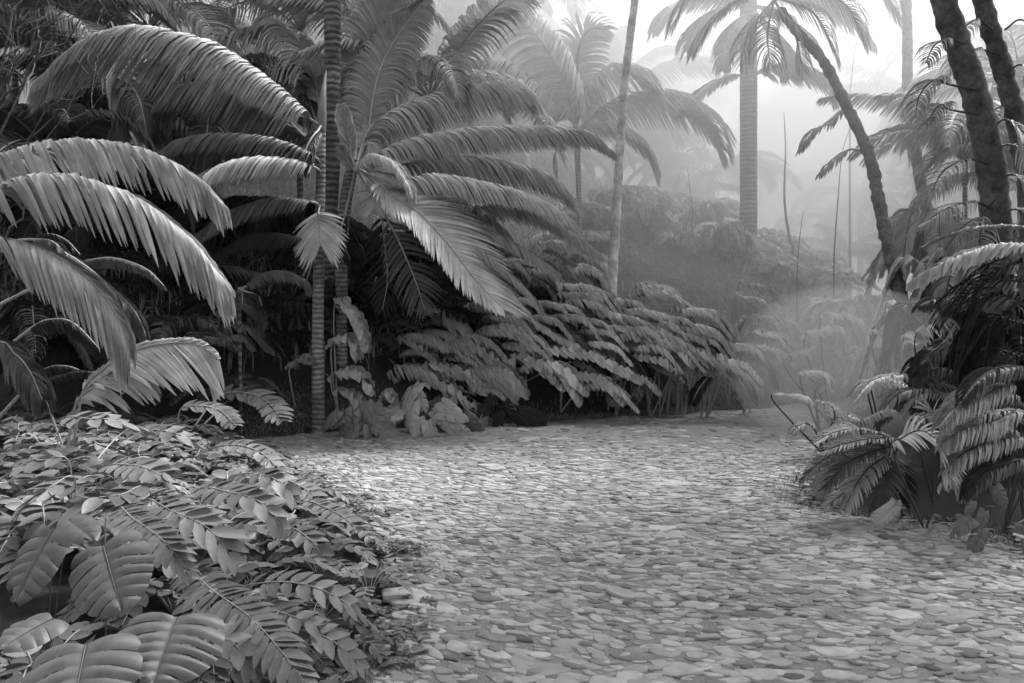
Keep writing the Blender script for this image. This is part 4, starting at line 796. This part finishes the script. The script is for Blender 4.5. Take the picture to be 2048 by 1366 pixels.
# low filler plants of the bank, copies of a few kinds
def bank_proto(seed, m):
    r = np.random.default_rng(seed); out = []
    for k in range(7):
        a = 2*np.pi*k/7 + r.uniform(-.4, .4); ln = r.uniform(.24, .36); h = r.uniform(.10, .20)
        hx, hy = math.cos(a), math.sin(a)
        SP = resample(spline([(0, 0, 0), (hx*ln*.3, hy*ln*.3, h*.85), (hx*ln*.7, hy*ln*.7, h), (hx*ln*1.1, hy*ln*1.1, h*.6)]), 30)
        V, Fq, t = frond_geo(SP, .3, r.uniform(.085, .11), .05, .95, .35, .15, .7, np.array([0, 0, 1.]), (1, 1), 'ovate', 'flat', DOWN, 1.2, 5, .12, 0, None)
        Vr, Fr = tube_geo(SP[0], np.linspace(.005, .002, 30), 5)
        out.append((mesh('spray', V, Fq, M[m], tint=t), mesh('midrib', Vr, Fr, M['rib'])))
    return out
BP = [bank_proto(i, ['bank', 'bank2', 'bank', 'mid'][i]) for i in range(4)]
r = np.random.default_rng(5); spots = []; tries = 0
while len(spots) < 84 and tries < 6000:
    tries += 1; y = r.uniform(2.5, 8.8); x = r.uniform(-.62*y, -.1)
    if sd_poly(np.array([[x, y]]), PATHW)[0] < .04: continue
    if min([1e9] + [math.hypot(x-a, y-b) for a, b, _ in spots]) < .24: continue
    spots.append((x, y, sd_poly(np.array([[x, y]]), PATHW)[0]))
for i, (x, y, e) in enumerate(spots):
    g = np.array([x, y, h1(x, y)]); far_ = e > .5
    P = thing('leafy_plant', 'small round-leaved plant, one of many covering the foreground bank', 'leafy plant', g, 'small plants covering the foreground bank')
    s = float(np.interp(e, [0, .25, .8], [.5, .85, 1.25])) * r.uniform(.85, 1.15) * (1 if y > 3.2 else .8); a = r.uniform(0, 6.28)
    for fm, rm in BP[int(r.integers(3)) if y > 4 else int(r.choice([0, 0, 3]))]:
        o = link('spray', fm, P); o.rotation_euler = (0, 0, a); o.scale = (s, s, s); link('midrib', rm, o)
tries = 0; n2 = 0
while n2 < 46 and tries < 9000:
    tries += 1; y = r.uniform(2.6, 8.6); x = r.uniform(-.6*y, .1); e = sd_poly(np.array([[x, y]]), PATHW)[0]
    if not -.22 < e < .06: continue
    n2 += 1; g = np.array([x, y, h1(x, y)]); s = r.uniform(.26, .48); a_r = r.uniform(0, 6.28)
    P = thing('leafy_plant', 'tiny leafy seedling creeping from the foreground bank onto the path stones', 'leafy plant', g, 'seedlings along the left edge of the path')
    for fm, rm in BP[int(r.integers(3))]:
        o = link('spray', fm, P); o.rotation_euler = (0, 0, a_r); o.scale = (s, s, s*.8); link('midrib', rm, o)
# bare twigs in the top left corner
W0 = thing('bare_shrub', 'bare dark twiggy branches in the top left corner', 'shrub', on_ground(-120, 8.5))
def branch(P, a, b, r0, depth, rg, par=None):
    n = 8; t = np.linspace(0, 1, n)[:, None]; pts = a*(1-t) + b*t + rg.normal(0, .03, (n, 3))*np.sin(t*3.1)*np.linalg.norm(b-a)
    V, Fq = tube_geo(pts, np.linspace(r0, r0*.45, n), 5); VV, FF = [V], [Fq]; off = len(V)
    if depth > 0:
        for k in range(3):
            i = int(rg.integers(2, n)); c = pts[i]; e = c + (b-a)*rg.uniform(.35, .6) + rg.normal(0, .28, 3)*np.linalg.norm(b-a)
            v, f = branch(P, c, e, r0*.55, depth-1, rg); VV.append(v); FF.append(f+off); off += len(v)
    return np.vstack(VV), np.vstack(FF)
rg = np.random.default_rng(3)
for k, (p0, p1) in enumerate((((-60,420),(60,130)), ((-80,400),(20,60)), ((-40,430),(110,230)), ((-60,300),(110,60)), ((-20,520),(60,400)))):
    V, Fq = branch(W0, at(*p0, 8.4), at(*p1, 8.0+.1*k), .018, 3, rg); link('branch', mesh('branch', V-base_of(W0), Fq, M['bark']), W0)
rs = np.random.default_rng(55)
for i in range(22):
    x = rs.uniform(1120, 1680); d = rs.uniform(13.2, 19); g = on_ground(x, d); y = HZ + (EYE-g[2])*FP/d - rs.uniform(45, 90)
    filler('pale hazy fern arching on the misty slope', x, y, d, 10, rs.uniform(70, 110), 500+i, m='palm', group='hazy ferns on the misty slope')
# unseen leafy trees, added so their crowns darken the near end of the path
for i, (x, y, z, sc) in enumerate(((-4.2, 1.2, 7.2, 1.15), (-2.0, -3.0, 8.0, 1.4), (2.6, .2, 6.8, 1.35), (5.6, 2.6, 7.4, 1.1))):
    g = np.array([x, y, h1(x, y)]); P = thing('tree', 'unseen leafy tree added to shade the near end of the path', 'tree', g, 'unseen trees added to shade the near path')
    o = link('crown', CP[i % 3], P, (0, 0, z)); o.scale = (sc, sc, sc*.7)
    SP = resample(spline([(0, 0, -.2), (.15, .1, z*.5), (0, 0, z+.5)]), 30)[0]; V, Fq = tube_geo(SP, np.linspace(.2, .07, 30), 10); link('trunk', mesh('trunk', V, Fq, M['bark']), P)
# ------------------------------------------------------------------ air
hb = [(-60, -6, -1.4), (60, 75, 32)]
(x0, y0, z0), (x1, y1, z1) = hb
V = [(x, y, z) for z in (z0, z1) for y in (y0, y1) for x in (x0, x1)]
me = bpy.data.meshes.new('haze'); me.from_pydata(V, [], [(0,2,3,1),(4,5,7,6),(0,1,5,4),(2,6,7,3),(0,4,6,2),(1,3,7,5)])
def air(name, dens, g, col=.96):
    hm = bpy.data.materials.new(name); hm.use_nodes = True; t = hm.node_tree; t.nodes.clear()
    pv = t.nodes.new('ShaderNodeVolumePrincipled'); om = t.nodes.new('ShaderNodeOutputMaterial'); t.links.new(pv.outputs[0], om.inputs['Volume'])
    pv.inputs['Color'].default_value = (col, col, col, 1); pv.inputs['Density'].default_value = dens; pv.inputs['Anisotropy'].default_value = g
    return hm
me.materials.append(air('haze', .0004, .6)); ho = link('haze', me); tag(ho, 'thin pale haze hanging over the whole path', 'haze', kind='stuff')
def mist(label, c, rad, dens):
    n = 24; th = np.linspace(0, np.pi, n//2+1)[1:-1]; ph = np.linspace(0, 2*np.pi, n, endpoint=False)
    V = [(0, 0, 1)] + [(math.sin(t)*math.cos(p), math.sin(t)*math.sin(p), math.cos(t)) for t in th for p in ph] + [(0, 0, -1)]; k = len(th); F_ = []
    for j in range(n): F_.append([0, 1+j, 1+(j+1) % n]); F_.append([len(V)-1, 1+(k-1)*n+(j+1) % n, 1+(k-1)*n+j])
    for i in range(k-1):
        for j in range(n): F_.append([1+i*n+j, 1+(i+1)*n+j, 1+(i+1)*n+(j+1) % n, 1+i*n+(j+1) % n])
    o = link('mist', mesh('mist', np.array(V)*np.array(rad), F_, air('mist', dens, .4, .93))); o.location = tuple(c); tag(o, label, 'mist', kind='stuff')
mist('bright bank of mist filling the gap between the trees at the right', (8, 29, 4), (25, 19.3, 13.5), .078)
mist('mist drifting between the central palms and the misty one', (2.5, 24, 8), (11, 12.3, 8.5), .045)
mist('faint mist behind the palms at the upper left', (-8, 25, 8), (11, 11.5, 8), .03)
mist('thin wisp of mist over the ferns where the path turns', at(1690, 740, 9.2), (1.3, 1.5, 1.0), .16)
